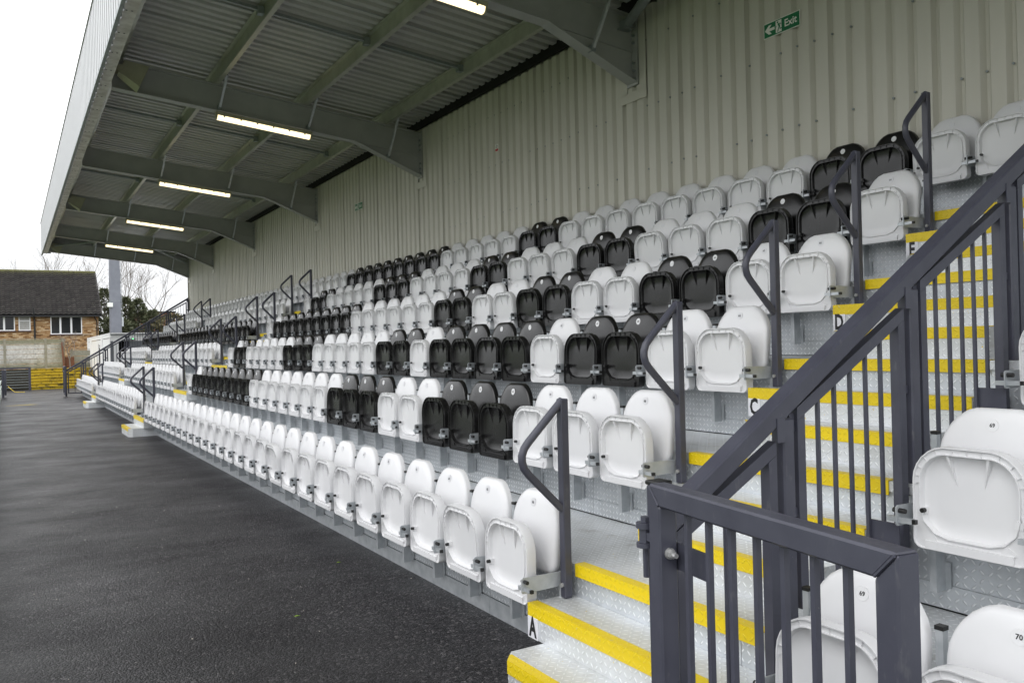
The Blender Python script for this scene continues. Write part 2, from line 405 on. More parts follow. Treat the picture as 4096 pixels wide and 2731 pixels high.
def thing(name, label, cat, loc=(0, 0, 0), group=None, rot=None):
    o = bpy.data.objects.new(name, None); col.objects.link(o); o.location = loc; o.empty_display_size = .1
    if rot: o.rotation_euler = rot
    return tag(o, label, cat, group)
def text_mesh(txt, size, mat, bold=0.0, name='letter'):
    cu = bpy.data.curves.new(name, 'FONT'); cu.body = txt; cu.size = size; cu.align_x = 'CENTER'; cu.align_y = 'CENTER'
    cu.offset = bold; cu.resolution_u = 2
    o = bpy.data.objects.new('tmp', cu); col.objects.link(o)
    dg = bpy.context.evaluated_depsgraph_get(); me = bpy.data.meshes.new_from_object(o.evaluated_get(dg))
    bpy.data.objects.remove(o); me.name = name; me.materials.clear(); me.materials.append(mat)
    # text plane -> faces -x, reads towards -y
    me.transform(Matrix(((0, 0, -1, 0), (-1, 0, 0, 0), (0, 1, 0, 0), (0, 0, 0, 1))))
    return me
def ordn(n):
    return str(n) + ('th' if 10 <= n % 100 <= 20 else {1: 'st', 2: 'nd', 3: 'rd'}.get(n % 10, 'th'))

T, RS = .796, .498
Y0, Y1 = -7.5, 33.1
ROWN = ['front row', 'second row', 'third row', 'fourth row', 'fifth row', 'top row']

# ------------------------------------------------------------------ ground
g = MB().quad((-400, -400, -.03), (400, -400, -.03), (400, 500, -.03), (-400, 500, -.03)).build('ground', MT['grass']); g['kind'] = 'structure'
pth = MB().box(-2.82, 16, -14, 60, -.2, 0).build('path', MT['asphalt']); pth['kind'] = 'structure'
# ------------------------------------------------------------------ grandstand
gs = thing('grandstand', 'roofed steel grandstand with olive grey cladding and chequer plate terracing', 'grandstand')
# terrace: risers, kick strips, treads in plates about 2 m long
cuts = [Y0 + k*2.03 for k in range(21)]
rz = MB().box(0, .006, 0, 2.027, .105, RS-.006).mesh('riser_plate', MT['checker'], uv=True)
kz = MB().box(-.004, .004, 0, 2.027, .006, .104).mesh('kick_strip', MT['checker'], uv=True)
sk = MB().box(-.006, .004, 0, 2.027, -.05, .100).mesh('skirt_strip', MT['galv'])
tr = MB().box(-.012, T-.005, 0, 2.027, RS-.006, RS).box(-.012, -.006, 0, 2.027, RS-.045, RS-.0062).mesh('tread_plate', MT['checker_step'], uv=True)
tf = MB().box(-.012, .30, 0, 2.027, RS-.006, RS).mesh('tread_plate', MT['checker_step'], uv=True)
for i in range(6):
    for y in cuts[:20]:
        inst('riser_plate', rz, gs, (i*T, y, i*RS))
        inst('skirt_strip' if i == 0 else 'kick_strip', sk if i == 0 else kz, gs, (i*T, y, i*RS))
        inst('tread_plate', tr if i < 5 else tf, gs, (i*T, y, i*RS))
# back wall: trapezoidal sheets one metre wide
XW = 4.06
def trap(w0, n, pitch=.2, depth=.042, flat=.115, slope=.030):
    p = []
    for k in range(n):
        y = w0 + k*pitch
        p += [(y, 0), (y+flat, 0), (y+flat+slope, depth), (y+pitch-slope, depth)]
    p.append((w0+n*pitch, 0)); return p
prof = trap(0, 5)
wsheet = MB().sheet([(XW+d, y) for y, d in prof], 'z', 2.35, 5.59).mesh('wall_sheet', MT['wall'], recalc=False)
# a lapped edge strip shows at each sheet joint
wlap = MB().box(XW-.004, XW-.0015, -.012, .02, 2.35, 5.59).mesh('sheet_lap', MT['wall'])
screw = MB().tube([(XW+.030, 0, 0), (XW+.018, 0, 0)], .011, 6).mesh('screw', MT['galv_dark'])
nW = 41
for k in range(nW):
    y = Y1 + .15 - (k+1)*1.0
    s = inst('wall_sheet', wsheet, gs, (0, y, 0))
    inst('sheet_lap', wlap, s, (0, 0, 0))
    if y < 9:
        for zz in (2.9, 3.66, 4.42, 5.2):
            for q in range(5):
                if random.random() < .72: inst('screw', screw, s, (0, .2*q+.159, zz+random.uniform(-.01, .01)))
MB().box(4.35, 4.40, Y0, Y1+.15, 0, 5.95).build('dark_backing', MT['dark'], gs)  # unseen black backing added to darken the gap above the wall
MB().box(4.02, 4.30, Y1+.15, Y1+.19, 2.3, 5.6).build('wall_corner_trim', MT['wall'], gs)
# roof
def ztop(x): return 5.52 + .109*(4.05-x)         # top of the beams
def zdeck(x): return ztop(x) + .185
BY = [-8.05, -2.02, 4.01, 10.08, 16.10, 22.16, 28.22, 33.15]
dprof = trap(0, 5, depth=.050, flat=.095, slope=.018)
m_ = MB(); n0 = 0
for xx in (-1.27, 4.30):
    for y, d in dprof: m_.v.append((xx, y, zdeck(xx)+d))
k_ = len(dprof)
for i in range(k_-1): m_.f.append((i, i+1, k_+i+1, k_+i))
dsheet = m_.mesh('roof_sheet', MT['deck'], recalc=False)
m_ = MB(); m_.v = [(-1.27, 0, zdeck(-1.27)+.06), (4.3, 0, zdeck(4.3)+.06), (4.3, 1, zdeck(4.3)+.06), (-1.27, 1, zdeck(-1.27)+.06)]; m_.f = [(0, 1, 2, 3)]
dtop = m_.mesh('roof_outer', MT['fascia'], recalc=False)
m_ = MB(); m_.v = [(x, y, zdeck(x)-.003) for y in (-.014, .012) for x in (-1.2, 4.2)]; m_.f = [(0, 1, 3, 2)]
dlap = m_.mesh('sheet_lap', MT['galv_dark'], recalc=False)
fprof = trap(0, 4, pitch=.25, depth=.06, flat=.172, slope=.008)
fsheet = MB().sheet([(-1.33+d, y) for y, d in fprof], 'z', 5.54, 6.74).mesh('fascia_sheet', MT['fascia'], recalc=False)
for k in range(nW):
    y = Y1 + .25 - (k+1)*1.0
    s = inst('roof_sheet', dsheet, gs, (0, y, 0)); inst('roof_outer', dtop, s); inst('sheet_lap', dlap, s)
    inst('fascia_sheet', fsheet, gs, (0, y, 0))
ye = Y1+.25
MB().box(-1.345, -1.285, Y0-.5, ye, 6.742, 6.765).build('fascia_cap', MT['beam'], gs)
MB().box(-1.338, -1.296, Y0-.5, ye, 5.505, 5.545).build('fascia_drip_trim', MT['galv_dark'], gs)
MB().box(-1.31, -1.29, ye, ye+.02, 5.52, 6.74).build('fascia_end_trim', MT['fascia'], gs)
MB().box(-1.33, -1.0, ye, ye+.012, 5.6, 6.74).build('fascia_return', MT['beam'], gs)
MB().prism([(-1.30, 5.98), (4.3, 5.42), (4.3, 5.80), (-1.30, 6.42)], 'y', ye-.05, ye-.03).build('verge_panel', MT['beam'], gs)
MB().box(4.0, 4.04, Y0, Y1+.15, 5.595, 5.745).build('eaves_gap_shade', MT['dark'], gs)  # black strip added to stand for the shaded gap above the wall
hole = MB()
for dy in (0, .11):
    hole.tube([(-1.17-dy*.55, 0, 5.594), (-1.17-dy*.55, 0, 5.600)], .013, 6)
hole_me = hole.mesh('slot_hole', MT['dark'])
for a, b in zip(BY, BY[1:]):
    e = MB().box(-1.292, -1.115, a+.004, b-.004, 5.596, 5.602).box(-1.121, -1.115, a+.004, b-.004, 5.602, 5.76).build('soffit_channel', MT['galv_dirty'], gs)
    y = a+.35
    while y < b-.1: inst('slot_hole', hole_me, e, (0, y, 0)); y += .78
# beams: tapered I sections with a haunch at the wall
def beam_mesh():
    m = MB(); t = .006
    lo = [(-1.06, 5.655), (2.78, 5.248), (4.03, 4.745)]
    top = [(4.03, ztop(4.03)), (-1.06, ztop(-1.06))]
    m.prism(lo+top, 'y', -t, t)
    for (xa, za), (xb, zb) in zip(lo, lo[1:]):
        m.prism([(xa, za-.016), (xb, zb-.016), (xb, zb), (xa, za)], 'y', -.085, .085)
    (xa, za), (xb, zb) = top[1], top[0]
    m.prism([(xa, za-.014), (xb, zb-.014), (xb, zb), (xa, za)], 'y', -.083, .083)
    m.prism([(2.9, 5.22), (4.03, 5.10), (4.03, 5.114), (2.9, 5.234)], 'y', -.03, .03)
    return m.mesh('roof_beam', MT['beam'])
bme = beam_mesh()
epl = MB().box(4.03, 4.055, -.1, .1, 4.70, 5.54).mesh('end_plate', MT['beam'])
ebl = MB()
for z in (4.78, 4.87, 4.96, 5.20, 5.29, 5.38):
    for dy in (-.055, .055): ebl.tube([(4.03, dy, z), (3.995, dy, z)], .017, 6)
ebl_me = ebl.mesh('end_bolts', MT['galv_dark'])
fl = MB().box(4.045, 4.052, -.235, -.115, 4.62, 5.58).box(4.045, 4.052, .115, .235, 4.62, 5.58).box(4.045, 4.052, -.235, .235, 4.52, 4.64)
fl_me = fl.mesh('wall_flashing', MT['wall'])
PX_ = [-.98, .44, 1.885, 3.33]
for y in BY:
    o = inst('roof_beam', bme, gs, (0, y, 0)); inst('end_plate', epl, o); inst('end_bolts', ebl_me, o)
    inst('wall_flashing', fl_me, gs, (0, y, 0))
    for px in PX_[1:]:
        zb = 5.655-.106*(px+1.06) if px < 2.8 else 5.248-.402*(px+.1-2.78)
        MB().tube([(px+.10, -.46, ztop(px)+.04), (px+.06, -.09, zb+.05)], .026, 4, sq=True).build('fly_brace', MT['galv'], o)
        MB().box(px+.03, px+.09, -.10, -.02, zb+.003, zb+.075).build('brace_cleat', MT['galv_dark'], o)
for px in PX_:
    z = ztop(px)+.002
    m = MB()
    for a, b in zip(BY, BY[1:]):
        m.box(px, px+.003, a, b, z, z+.178).box(px+.0032, px+.068, a, b, z-.006, z-.002).box(px-.06, px-.0002, a, b, z+.170, z+.176).box(px+.064, px+.068, a, b, z-.0018, z+.018)
    m.build('purlin', MT['purlin'], gs)
sag = MB().prism([(.50, ztop(.50)+.09), (1.88, ztop(1.88)+.09), (1.88, ztop(1.88)+.13), (.50, ztop(.50)+.13)], 'y', -.025, .025).mesh('anti_sag_bar', MT['galv_dark'])
clt = MB().box(-.05, .075, -.05, .05, .05, .15).mesh('sag_cleat', MT['galv_dark'])
for a, b in zip(BY, BY[1:]):
    ym = (a+b)/2
    for k, px in enumerate(PX_[:3]):
        dx = px-PX_[1]
        inst('anti_sag_bar', sag, gs, (dx, ym, -.109*dx))
    for px in PX_[1:]: inst('sag_cleat', clt, gs, (px-.03, ym, ztop(px)))
for p, q, r in (((3.93, 33.0, 5.36), (1.50, 28.3, 5.62), .057), ((1.45, 28.3, 5.70), (-.9, 32.9, 5.86), .03), ((3.88, 3.86, 5.40), (1.6, -1.9, 5.62), .057)):
    MB().tube([p, q], r, 12).build('bracing_tube', MT['galv_dark'], gs, smooth=40)
MB().box(3.80, 3.97, 3.90, 3.985, 5.33, 5.345).box(3.84, 3.93, 3.87, 3.99, 5.345, 5.44).build('brace_gusset', MT['galv_dark'], gs)

# ------------------------------------------------------------------ lights, loudspeakers, signs
def dirx(x): return 5.655-.106*(x+1.06)-.016
place = ['nearest lamp at the top edge', 'second lamp from the camera', 'third lamp from the camera', 'fourth lamp from the camera', 'farthest lamp']
for k, y in enumerate(BY[2:7]):
    t = thing('strip_light', 'lit warm white strip light under a roof beam, ' + place[k], 'strip light', (1.235, y, dirx(1.235)), 'strip lights under the roof beams')
    sl = math.atan(.106)
    body = MB().box(-.79, .79, -.05, .05, -.055, -.004).build('light_body', MT['cream'], t)
    prof_ = [(-.052, -.056), (.052, -.056), (.047, -.10), (.025, -.123), (-.025, -.123), (-.047, -.10)]
    dif = MB().prism(prof_, 'x', -.76, .76).build('diffuser', MT['lamp'], t)
    caps = MB().prism(prof_, 'x', -.79, -.762).prism(prof_, 'x', .762, .79).build('end_caps', MT['cream'], t)
    clips = MB()
    for q in range(6):
        for sy in (-1, 1): clips.box(-.66+q*.264-.012, -.66+q*.264+.012, sy*.053-.004, sy*.053+.004, -.075, -.045)
    clips.build('clips', MT['galv_dark'], t)
    t.rotation_euler = (0, sl, 0)
for k, y in enumerate((9.72, 21.8, 32.95)):
    t = thing('loudspeaker', ['cream wedge loudspeaker under the roof front edge, largest and nearest', 'cream wedge loudspeaker under the roof front edge, middle of three', 'cream wedge loudspeaker at the far corner of the roof'][k], 'loudspeaker', (-.88, y, 5.82), 'loudspeakers under the roof edge')
    m = MB()
    a = [(-.10, -.11, -.10), (-.10, .11, -.10), (-.10, .11, .10), (-.10, -.11, .10)]
    b = [(.22, -.17, -.17), (.22, .17, -.17), (.22, .17, .17), (.22, -.17, .17)]
    m.loft([a, b], (-.10, 0, 0), (.20, 0, 0)); h = m.build('cabinet', MT['cream'], t, rot if False else None)
    h.rotation_euler = (0, R_(24), 0)
    lip = MB().box(.218, .232, -.18, .18, -.18, .18).build('front_rim', MT['cream'], t); lip.rotation_euler = (0, R_(24), 0)
    MB().box(-.26, .02, -.125, -.113, -.02, .05).box(-.26, .02, .113, .125, -.02, .05).box(-.272, -.26, -.125, .125, -.05, .06).build('bracket', MT['cream'], t)

def sign_mesh_poly(pts, x, mat, name, parent):
    return MB().poly([(x, y, z) for y, z in pts]).build(name, mat, parent)
def exit_sign(loc, label):
    t = thing('exit_sign', label, 'sign', loc, 'green exit signs on the back wall')
    w, h = .448, .15
    MB().box(-.004, 0, -w/2, w/2, -h/2, h/2).build('sign_border', MT['sign_white'], t)
    MB().box(-.0065, -.0042, -w/2+.009, w/2-.009, -h/2+.008, h/2-.008).build('green_panel', MT['sign_green'], t)
    x = -.0082
    arrow = [(.205, 0), (.155, .045), (.118, .045), (.150, .014), (.082, .014), (.082, -.014), (.150, -.014), (.118, -.045), (.155, -.045)]
    sign_mesh_poly(arrow, x, MT['sign_white'], 'arrow', t)
    sign_mesh_poly([(.068, -.058), (-.004, -.058), (-.004, .058), (.068, .058)], x, MT['sign_white'], 'doorway', t)
    x2 = -.0095
    m = MB()
    m.poly([(x2, .043+.010*math.cos(a*math.pi/4), .041+.010*math.sin(a*math.pi/4)) for a in range(8)])
    for P in ([(.044, .028), (.020, .028), (.012, -.004), (.030, -.010)], [(.040, .028), (.046, .020), (.066, -.002), (.061, -.006)], [(.022, .028), (.000, .022), (.001, .008), (.007, .008), (.006, .018), (.020, .020)],
              [(.032, -.006), (.022, -.010), (.040, -.052), (.050, -.050)], [(.022, -.006), (.013, -.004), (.010, -.024), (-.010, -.022), (-.010, -.031), (.018, -.034)]):
        m.poly([(x2, y, z) for y, z in P])
    m.build('running_figure', MT['sign_green'], t)
    tm = text_mesh('Exit', .098, MT['sign_white'], .002, 'exit_lettering'); inst('exit_lettering', tm, t, (x, -.112, 0))
    return t
exit_sign((XW-.006, 1.760, 4.675), 'large green exit sign with arrow and running figure at upper right')
exit_sign((XW-.006, 13.26, 4.675), 'small distant green exit sign on the cladding at left')
t = thing('warning_sign', 'tiny white warning notice with red band on the back wall', 'sign', (XW-.006, 7.31, 4.666))
MB().box(-.004, 0, -.046, .046, -.056, .056).build('notice_plate', MT['sign_white'], t)
MB().box(-.006, -.0042, -.042, .042, -.052, -.016).build('red_band', MT['sign_red'], t)
ring = MB()
for q in range(16):
    a0, a1 = q*math.pi/8, (q+1)*math.pi/8
    ring.quad(*[(-.006, rr*math.cos(a), .018+rr*math.sin(a)) for rr, a in ((.026, a0), (.026, a1), (.020, a1), (.020, a0))])
ring.quad((-.006, -.018, .034), (-.006, -.014, .038), (-.006, .018, .002), (-.006, .014, -.002)).build('prohibition_ring', MT['ink'], t)

# ------------------------------------------------------------------ aisle steps and hoop handrails
def step_solid(x0, x1, ya, yb, z0, z1, ch):
    p = [(x0, ya+ch), (x0+ch*.8, ya), (x1, ya), (x1, yb), (x0+ch*.8, yb), (x0, yb-ch)] if ch else [(x0, ya), (x1, ya), (x1, yb), (x0, yb)]
    return MB().prism(p, 'z', z0, z1)
H3 = RS/3
aname = ['near stairs', 'middle stairs', 'far stairs']
LET = 'ABCDE'
AY = [(-.24, -1.60), (15.26, 13.74), (25.76, 24.24)]
def nosing(x, ya, yb, z, ch=0):
    m = MB()
    if ch:
        pr = [(x-.003, ya+ch), (x-.003+.05*.8+.00, ya+ch-.05), (x+.052, ya+ch-.05), (x+.052, yb-ch+.05), (x+.04, yb-ch+.05), (x-.003, yb-ch)]
        m.prism(pr, 'z', z, z+.004); m.prism([(x-.004, ya+ch), (x, ya+ch), (x, yb-ch), (x-.004, yb-ch)], 'z', z-.058, z-.0003)
    else:
        m.box(x-.004, x+.055, ya+.002, yb-.002, z, z+.004).box(x-.0045, x-.0005, ya+.002, yb-.002, z-.060, z-.0003)
    return m
lets = {c: text_mesh(c, .135, MT['ink'], .005) for c in LET}
plate = MB().box(-.005, 0, -.045, .045, -.053, .053).mesh('letter_plate', MT['plate_white'])
for a, (yh, yl) in enumerate(AY):
    for i in range(5):
        t = thing('aisle_steps', 'chequer plate steps with yellow nosings on the %s, leading up behind the %s' % (aname[a], ROWN[i]), 'steps', (i*T, (yh+yl)/2, i*RS), 'aisle steps between the seat blocks')
        hw = (yh-yl)/2
        step_solid(-.52, -.001, -hw+.13, hw-.13, .0, H3, .09).build('lower_step', MT['checker_step'], t, uv=True)
        step_solid(-.265, -.002, -hw, hw, H3+.001, 2*H3, 0).build('upper_step', MT['checker_step'], t, uv=True)
        nosing(-.52, -hw+.13, hw-.13, H3, .09).build('nosing', MT['yellow'], t, uv=True)
        nosing(-.265, -hw, hw, 2*H3).build('nosing', MT['yellow'], t, uv=True)
        nosing(-.012, -hw+.06, hw-.06, RS).build('nosing', MT['yellow'], t, uv=True)
        if a == 0:
            MB().box(-.262, -.256, -hw-.15, -hw-.006, H3-.02, 2*H3+.05).build('end_plate', MT['anthracite'], t)
            lp = inst('letter_plate', plate, t, (-.266, hw-.048, H3+.055))
            lt = inst('letter', lets[LET[i]], lp, (-.006, 0, 0)); lt.scale = (1, .66, 1)
pm = MB().box(-.082, -.037, -.0225, .0225, .335, 1.345).mesh('post', MT['anthracite'], bevel=.004)
loop = [(-.06, 0, 1.338), (-.16, 0, 1.243), (-.268, 0, 1.14), (-.294, 0, 1.11), (-.308, 0, 1.075), (-.308, 0, 1.045), (-.298, 0, 1.012), (-.275, 0, .982), (-.17, 0, .878), (-.075, 0, .785)]
lm = MB().tube(loop, .0205, 10).mesh('hoop_rail', MT['anthracite'], smooth=50)
bm_ = MB().tube([(-.082, .0, .40), (-.094, 0, .40)], .011, 6).mesh('bolt', MT['bolt'])
HR = [(-.285, 'near stairs', 'left side'), (15.215, 'middle stairs', 'far side'), (13.785, 'middle stairs', 'near side'), (25.715, 'far stairs', 'far side'), (24.285, 'far stairs', 'near side')]
for y, nm, side in HR:
    for i in range(5):
        t = thing('hoop_handrail', 'dark hoop handrail ending the %s, %s %s' % (ROWN[i], nm, side), 'handrail', (i*T, y, i*RS), 'hoop handrails beside the stairs')
        inst('post', pm, t); inst('hoop_rail', lm, t); inst('bolt', bm_, t)

# ------------------------------------------------------------------ balustrades and gates
def zr(x): return 1.401 + .6256*x     # crease (top near edge) of the sloping rail
def balustrade(yc, label, ends, s=1):
    t = thing('stair_balustrade', label, 'balustrade', (0, yc, 0), 'sloping balustrades')
    xa, xb = ends
    d = Vector((1, 0, .6256)).normalized()
    rail = MB()
    top = lambda x: zr(x)+.002
    rail.prism([(xa, top(xa)-.084), (xb, top(xb)-.084), (xb, top(xb)), (xa, top(xa))], 'y', -.036, .036)
    rail.build('sloping_rail', MT['anthracite'], t, bevel=.007)
    posts = [-.62] + [k*T-.002 for k in range(6)]
    for k, x in enumerate(posts):
        zb = 0 if k == 0 else RS*k
        zt = 1.14 if k == 0 else zr(x)-.075
        MB().box(x, x+.062, -.031, .031, zb, zt).build('post', MT['anthracite'], t, bevel=.006)
        if k == 0:
            MB().box(x-.003, x+.065, -.034, .034, zt+.001, zt+.016).build('post_cap', MT['rubber'], t, bevel=.004)
        else:
            MB().box(x-.042, x-.001, -.040, -.034, zr(x)-.16, zr(x)-.07).build('rail_cleat', MT['anthracite'], t)
            MB().box(x+.062, x+.1, -.006, .006, zr(x)-.13, zr(x)-.06).build('rail_cleat', MT['anthracite'], t)
    for k, (x0, x1) in enumerate(zip(posts, posts[1:])):
        a, b = x0+.062+.028, x1-.028
        zb0 = (0 if k == 0 else RS*k)+.10
        f = MB(); sw = .042
        zt = lambda x, a=a, b=b: zr(x)-.146-.045*(x-a)/(b-a)
        f.prism([(a, zb0), (a+sw, zb0), (a+sw, zt(a+sw)), (a, zt(a))], 'y', -.021, .021)
        f.prism([(b-sw, zb0), (b, zb0), (b, zt(b)), (b-sw, zt(b-sw))], 'y', -.021, .021)
        f.prism([(a, zt(a)+.001), (b, zt(b)+.001), (b, zt(b)+.052), (a, zt(a)+.052)], 'y', -.0205, .0205)
        f.box(a+sw, b-sw, -.02, .02, zb0, zb0+.04)
        for zz in (.35, .78):
            f.box(a-.027, a, -.012, .012, zb0+zz, zb0+zz+.035).box(b, b+.027, -.012, .012, zb0+zz, zb0+zz+.035)
        f.build('panel_frame', MT['anthracite'], t)
        nb = 1 if k == 0 else 5
        for q in range(nb):
            xx = a+sw + (b-a-2*sw)*(q+1)/(nb+1)
            MB().box(xx-.007, xx+.007, -.007, .007, zb0+.04, zt(xx)+.002).build('bar', MT['anthracite'], t)
    return t
balustrade(-1.621, 'long dark grey stair balustrade with vertical bars, large in the right foreground', (-.56, 4.02))
balustrade(33.2, 'distant dark grey sloping balustrade at the far end of the stand', (-.56, 4.02))
def gate(loc, ang, label, L_=.965):
    t = thing('gate', label, 'gate', loc, 'barred gates at the foot of the balustrades', (0, 0, ang))
    hh, s = 1.19, .032
    # frame runs along local -y, mitred corners
    f = MB()
    f.prism([(-L_, hh), (0, hh), (-.064, hh-.064), (-L_+.064, hh-.064)], 'x', -s, s)
    f.build('top_rail', MT['anthracite'], t, bevel=.006)
    MB().prism([(0, hh-.0015), (0, .10), (-.064, .10), (-.064, hh-.0655)], 'x', -s, s).build('hinge_stile', MT['anthracite'], t, bevel=.006)
    MB().prism([(-L_, hh-.0015), (-L_, .10), (-L_+.064, .10), (-L_+.064, hh-.0655)], 'x', -s, s).build('latch_stile', MT['anthracite'], t, bevel=.006)
    MB().box(-s+.002, s-.002, -L_+.064, -.064, .10, .16).build('bottom_rail', MT['anthracite'], t, bevel=.005)
    w = MB()
    for sy, y in ((1, 0), (-1, -L_)):
        w.tube([(-s-.001, y-sy*.006, hh-.006), (-s-.001, y-sy*.060, hh-.060)], .004, 5)
    w.build('weld_bead', MT['anthracite'], t, smooth=60)
    for q in range(7):
        y = -.064 - (L_-.128)*(q+1)/8
        MB().box(-.008, .008, y-.008, y+.008, .16, hh-.064).build('bar', MT['anthracite'], t)
    h = MB()
    h.tube([(-.01, .055, 1.075), (-.01, .055, 1.058)], .017, 6).tube([(-.01, .055, 1.057), (-.01, .055, 1.040)], .030, 12).tube([(-.01, .055, 1.039), (-.01, .055, .995)], .024, 6).tube([(-.01, .055, .994), (-.01, .055, .98)], .030, 12).tube([(-.01, .055, .979), (-.01, .055, .885)], .011, 8)
    h.box(-.02, .0, -.0, .05, 1.005, 1.03)
    h.build('hinge', MT['anthracite'], t, smooth=40)
    MB().tube([(.0, -.0645, .985), (.0, -.074, .985)], .017, 12).tube([(.0, -.074, .985), (.0, -.088, .985)], .013, 6).tube([(.0, -.088, .985), (.0, -.104, .985)], .008, 8).build('bolt', MT['bolt'], t, smooth=40)
    MB().box(.034, .042, -.22, .02, .93, 1.01).build('hinge_plate', MT['anthracite'], t)
    return t
gate((-.757, -1.805, 0), -.166, 'dark grey mitred gate with vertical bars, nearest at lower right')
gate((-.66, 33.16, 0), 0.0, 'distant dark gate at the foot of the far balustrade')

# ------------------------------------------------------------------ seats
def outline(w, zt, zb, rt, rb, crown=.0, nt_=7, nb_=4):
    pts = []
    def arc(cy, cz, r, a0, a1, n):
        for k in range(n):
            a = R_(a0+(a1-a0)*k/(n-1)); pts.append([cy+r*math.cos(a), cz+r*math.sin(a)])
    arc(w-rb, zb+rb, rb, -90, 0, nb_)
    arc(w-rt, zt-rt, rt, 0, 90, nt_)
    arc(-w+rt, zt-rt, rt, 90, 180, nt_)
    arc(-w+rb, zb+rb, rb, 180, 270, nb_)
    for p in pts:
        if p[1] > zt-rt: p[1] += crown*(1-(p[0]/w)**2)*min(1, (p[1]-zt+rt)/rt)
    return pts
def ring(ins, x, w, zt, zb, rt, rb, crown=0, lean=None):
    o = outline(w-ins, zt-ins, zb+ins, max(rt-ins, .012), max(rb-ins, .008), crown)
    return [((x + (lean(z) if lean else 0)), y, z) for y, z in o]
def backrest_mesh(mat):
    ln = lambda z: -.105 + (z-.43)*.13
    P = dict(w=.218, zt=.806, zb=.432, rt=.140, rb=.05, crown=.038, lean=ln)
    rs = [ring(.11, -.010, **P), ring(.05, -.005, **P), ring(.018, .002, **P), ring(.005, .009, **P), ring(0, .020, **P), ring(.001, .046, **P), ring(.006, .049, **P), ring(.010, .047, **P), ring(.016, .020, **P)]
    return MB().loft(rs, (ln(.63)-.011, 0, .63), (ln(.63)+.014, 0, .63)).mesh('backrest', mat, smooth=55)
HX, HZ = -.205, .440          # hinge axis of the pan
def pan_mesh(mat):
    A = dict(w=.216, zt=.690, zb=.302, rt=.125, rb=.035, crown=.015)
    B = dict(w=.216, zt=.690, zb=.325, rt=.125, rb=.14, crown=.015)
    xf = -.252
    m = MB()
    rs = [ring(.012, -.192, **A), ring(.002, -.196, **A), ring(0, -.205, **A), ring(0, xf+.006, **A), ring(.002, xf, **A), ring(.006, xf, **A), ring(.008, xf+.009, **A),
          ring(.026, xf+.009, **B), ring(.027, xf+.001, **B), ring(.0305, xf+.001, **B), ring(.036, xf+.026, **B), ring(.055, xf+.034, **B), ring(.10, xf+.033, **B)]
    m.loft(rs, (-.188, 0, .50), (xf+.031, 0, .50))
    # bottom bar, corner gussets, V ribs and the small fins across the rim
    m.box(xf-.003, xf+.016, -.165, .165, .306, .338)
    for s in (-1, 1):
        m.prism([(s*.172, .338), (s*.172, .345), (s*.135, .372), (s*.120, .338)], 'x', xf+.004, xf+.018)
        n = len(m.v); yt, yb = s*.078, s*.048
        m.v += [(xf+.006, yt-.005, .672), (xf+.006, yt+.005, .672), (xf+.034, yt-.007, .665), (xf+.034, yt+.007, .665), (xf+.034, yb, .545)]
        m.f += [(n, n+1, n+4), (n, n+4, n+2), (n+1, n+3, n+4), (n, n+2, n+3, n+1)]
        m.box(xf+.006, xf+.03, s*.182-.014, s*.182+.014, HZ-.005, HZ+.022)
    o1 = ring(.007, xf+.003, **A); o2 = ring(.026, xf+.003, **B)
    def lerp(o, k):
        k0 = int(k) % len(o); k1 = (k0+1) % len(o); f = k-int(k); return Vector(o[k0])*(1-f)+Vector(o[k1])*f
    for k in (4.6, 5.8, 7.2, 9.0, 10.2, 10.5, 10.8, 12.0, 13.8, 15.2, 16.4, 3.92, 17.8):
        a, b = lerp(o1, k), lerp(o2, k); dz = Vector((.006, 0, 0)); n = len(m.v)
        m.v += [tuple(a), tuple(b), tuple(b+dz), tuple(a+dz)]; m.f.append((n, n+1, n+2, n+3))
    m.v = [(x-HX, y, z-HZ) for x, y, z in m.v]
    return m.mesh('seat_pan', mat, smooth=45)
def bracket_mesh():
    m = MB(); yb = 0
    m.prism([(-.308, .392), (-.302, .384), (-.046, .388), (-.046, .460), (-.298, .464), (-.308, .456)], 'y', -.003, .003)
    m.box(-.300, -.280, -.060, -.0032, .398, .418).box(-.300, -.280, .0032, .046, .398, .418)
    m.box(-.046, -.020, -.0125, .0125, .365, .722)
    m.box(-.075, -.070, -.014, .014, .085, .388).box(-.0698, -.012, -.0135, -.009, .085, .3875).box(-.0118, -.007, -.036, -.009, .095, .20)
    return m.mesh('bracket', MT['galv'])
cap_me = MB().box(-.0475, -.0185, -.0145, .0145, .7222, .735).mesh('post_cap', MT['rubber'])
hb_me = MB().tube([(-.290, -.030, .443), (-.290, .022, .443)], .010, 8).mesh('hinge_bolt', MT['rubber'])
be_me = MB().box(-.2985, -.2815, -.074, -.0605, .3995, .4165).mesh('bar_end', MT['rubber'])
def add_bracket(t, y):
    b = inst('bracket', br_me, t, (0, y, 0))
    inst('post_cap', cap_me, b); inst('hinge_bolt', hb_me, b); inst('bar_end', be_me, b)
bk = {'W': backrest_mesh(MT['white']), 'K': backrest_mesh(MT['black'])}
pn = {'W': pan_mesh(MT['white']), 'K': pan_mesh(MT['black'])}
pin_me = MB().tube([(-.062, .168, .012), (-.044, .168, .012)], .0095, 8).mesh('hinge_pin', MT['rubber'])
br_me = bracket_mesh()
dm = MB(); lnx = lambda z: -.105 + (z-.43)*.13 - .0105
n = len(dm.v); Rd = .0235; zc = .777
for dx in (-.0005, -.0035):
    for k in range(16):
        y, z = Rd*math.cos(k*math.pi/8), zc+Rd*math.sin(k*math.pi/8); dm.v.append((lnx(z)+.0055+dx, y, z))
dm.f += [tuple(range(16, 32))] + [(k, (k+1) % 16, 16+(k+1) % 16, 16+k) for k in range(16)]
disc_me = {'W': dm.mesh('number_disc', MT['disc_w']), 'K': dm.mesh('number_disc', MT['disc_k'])}
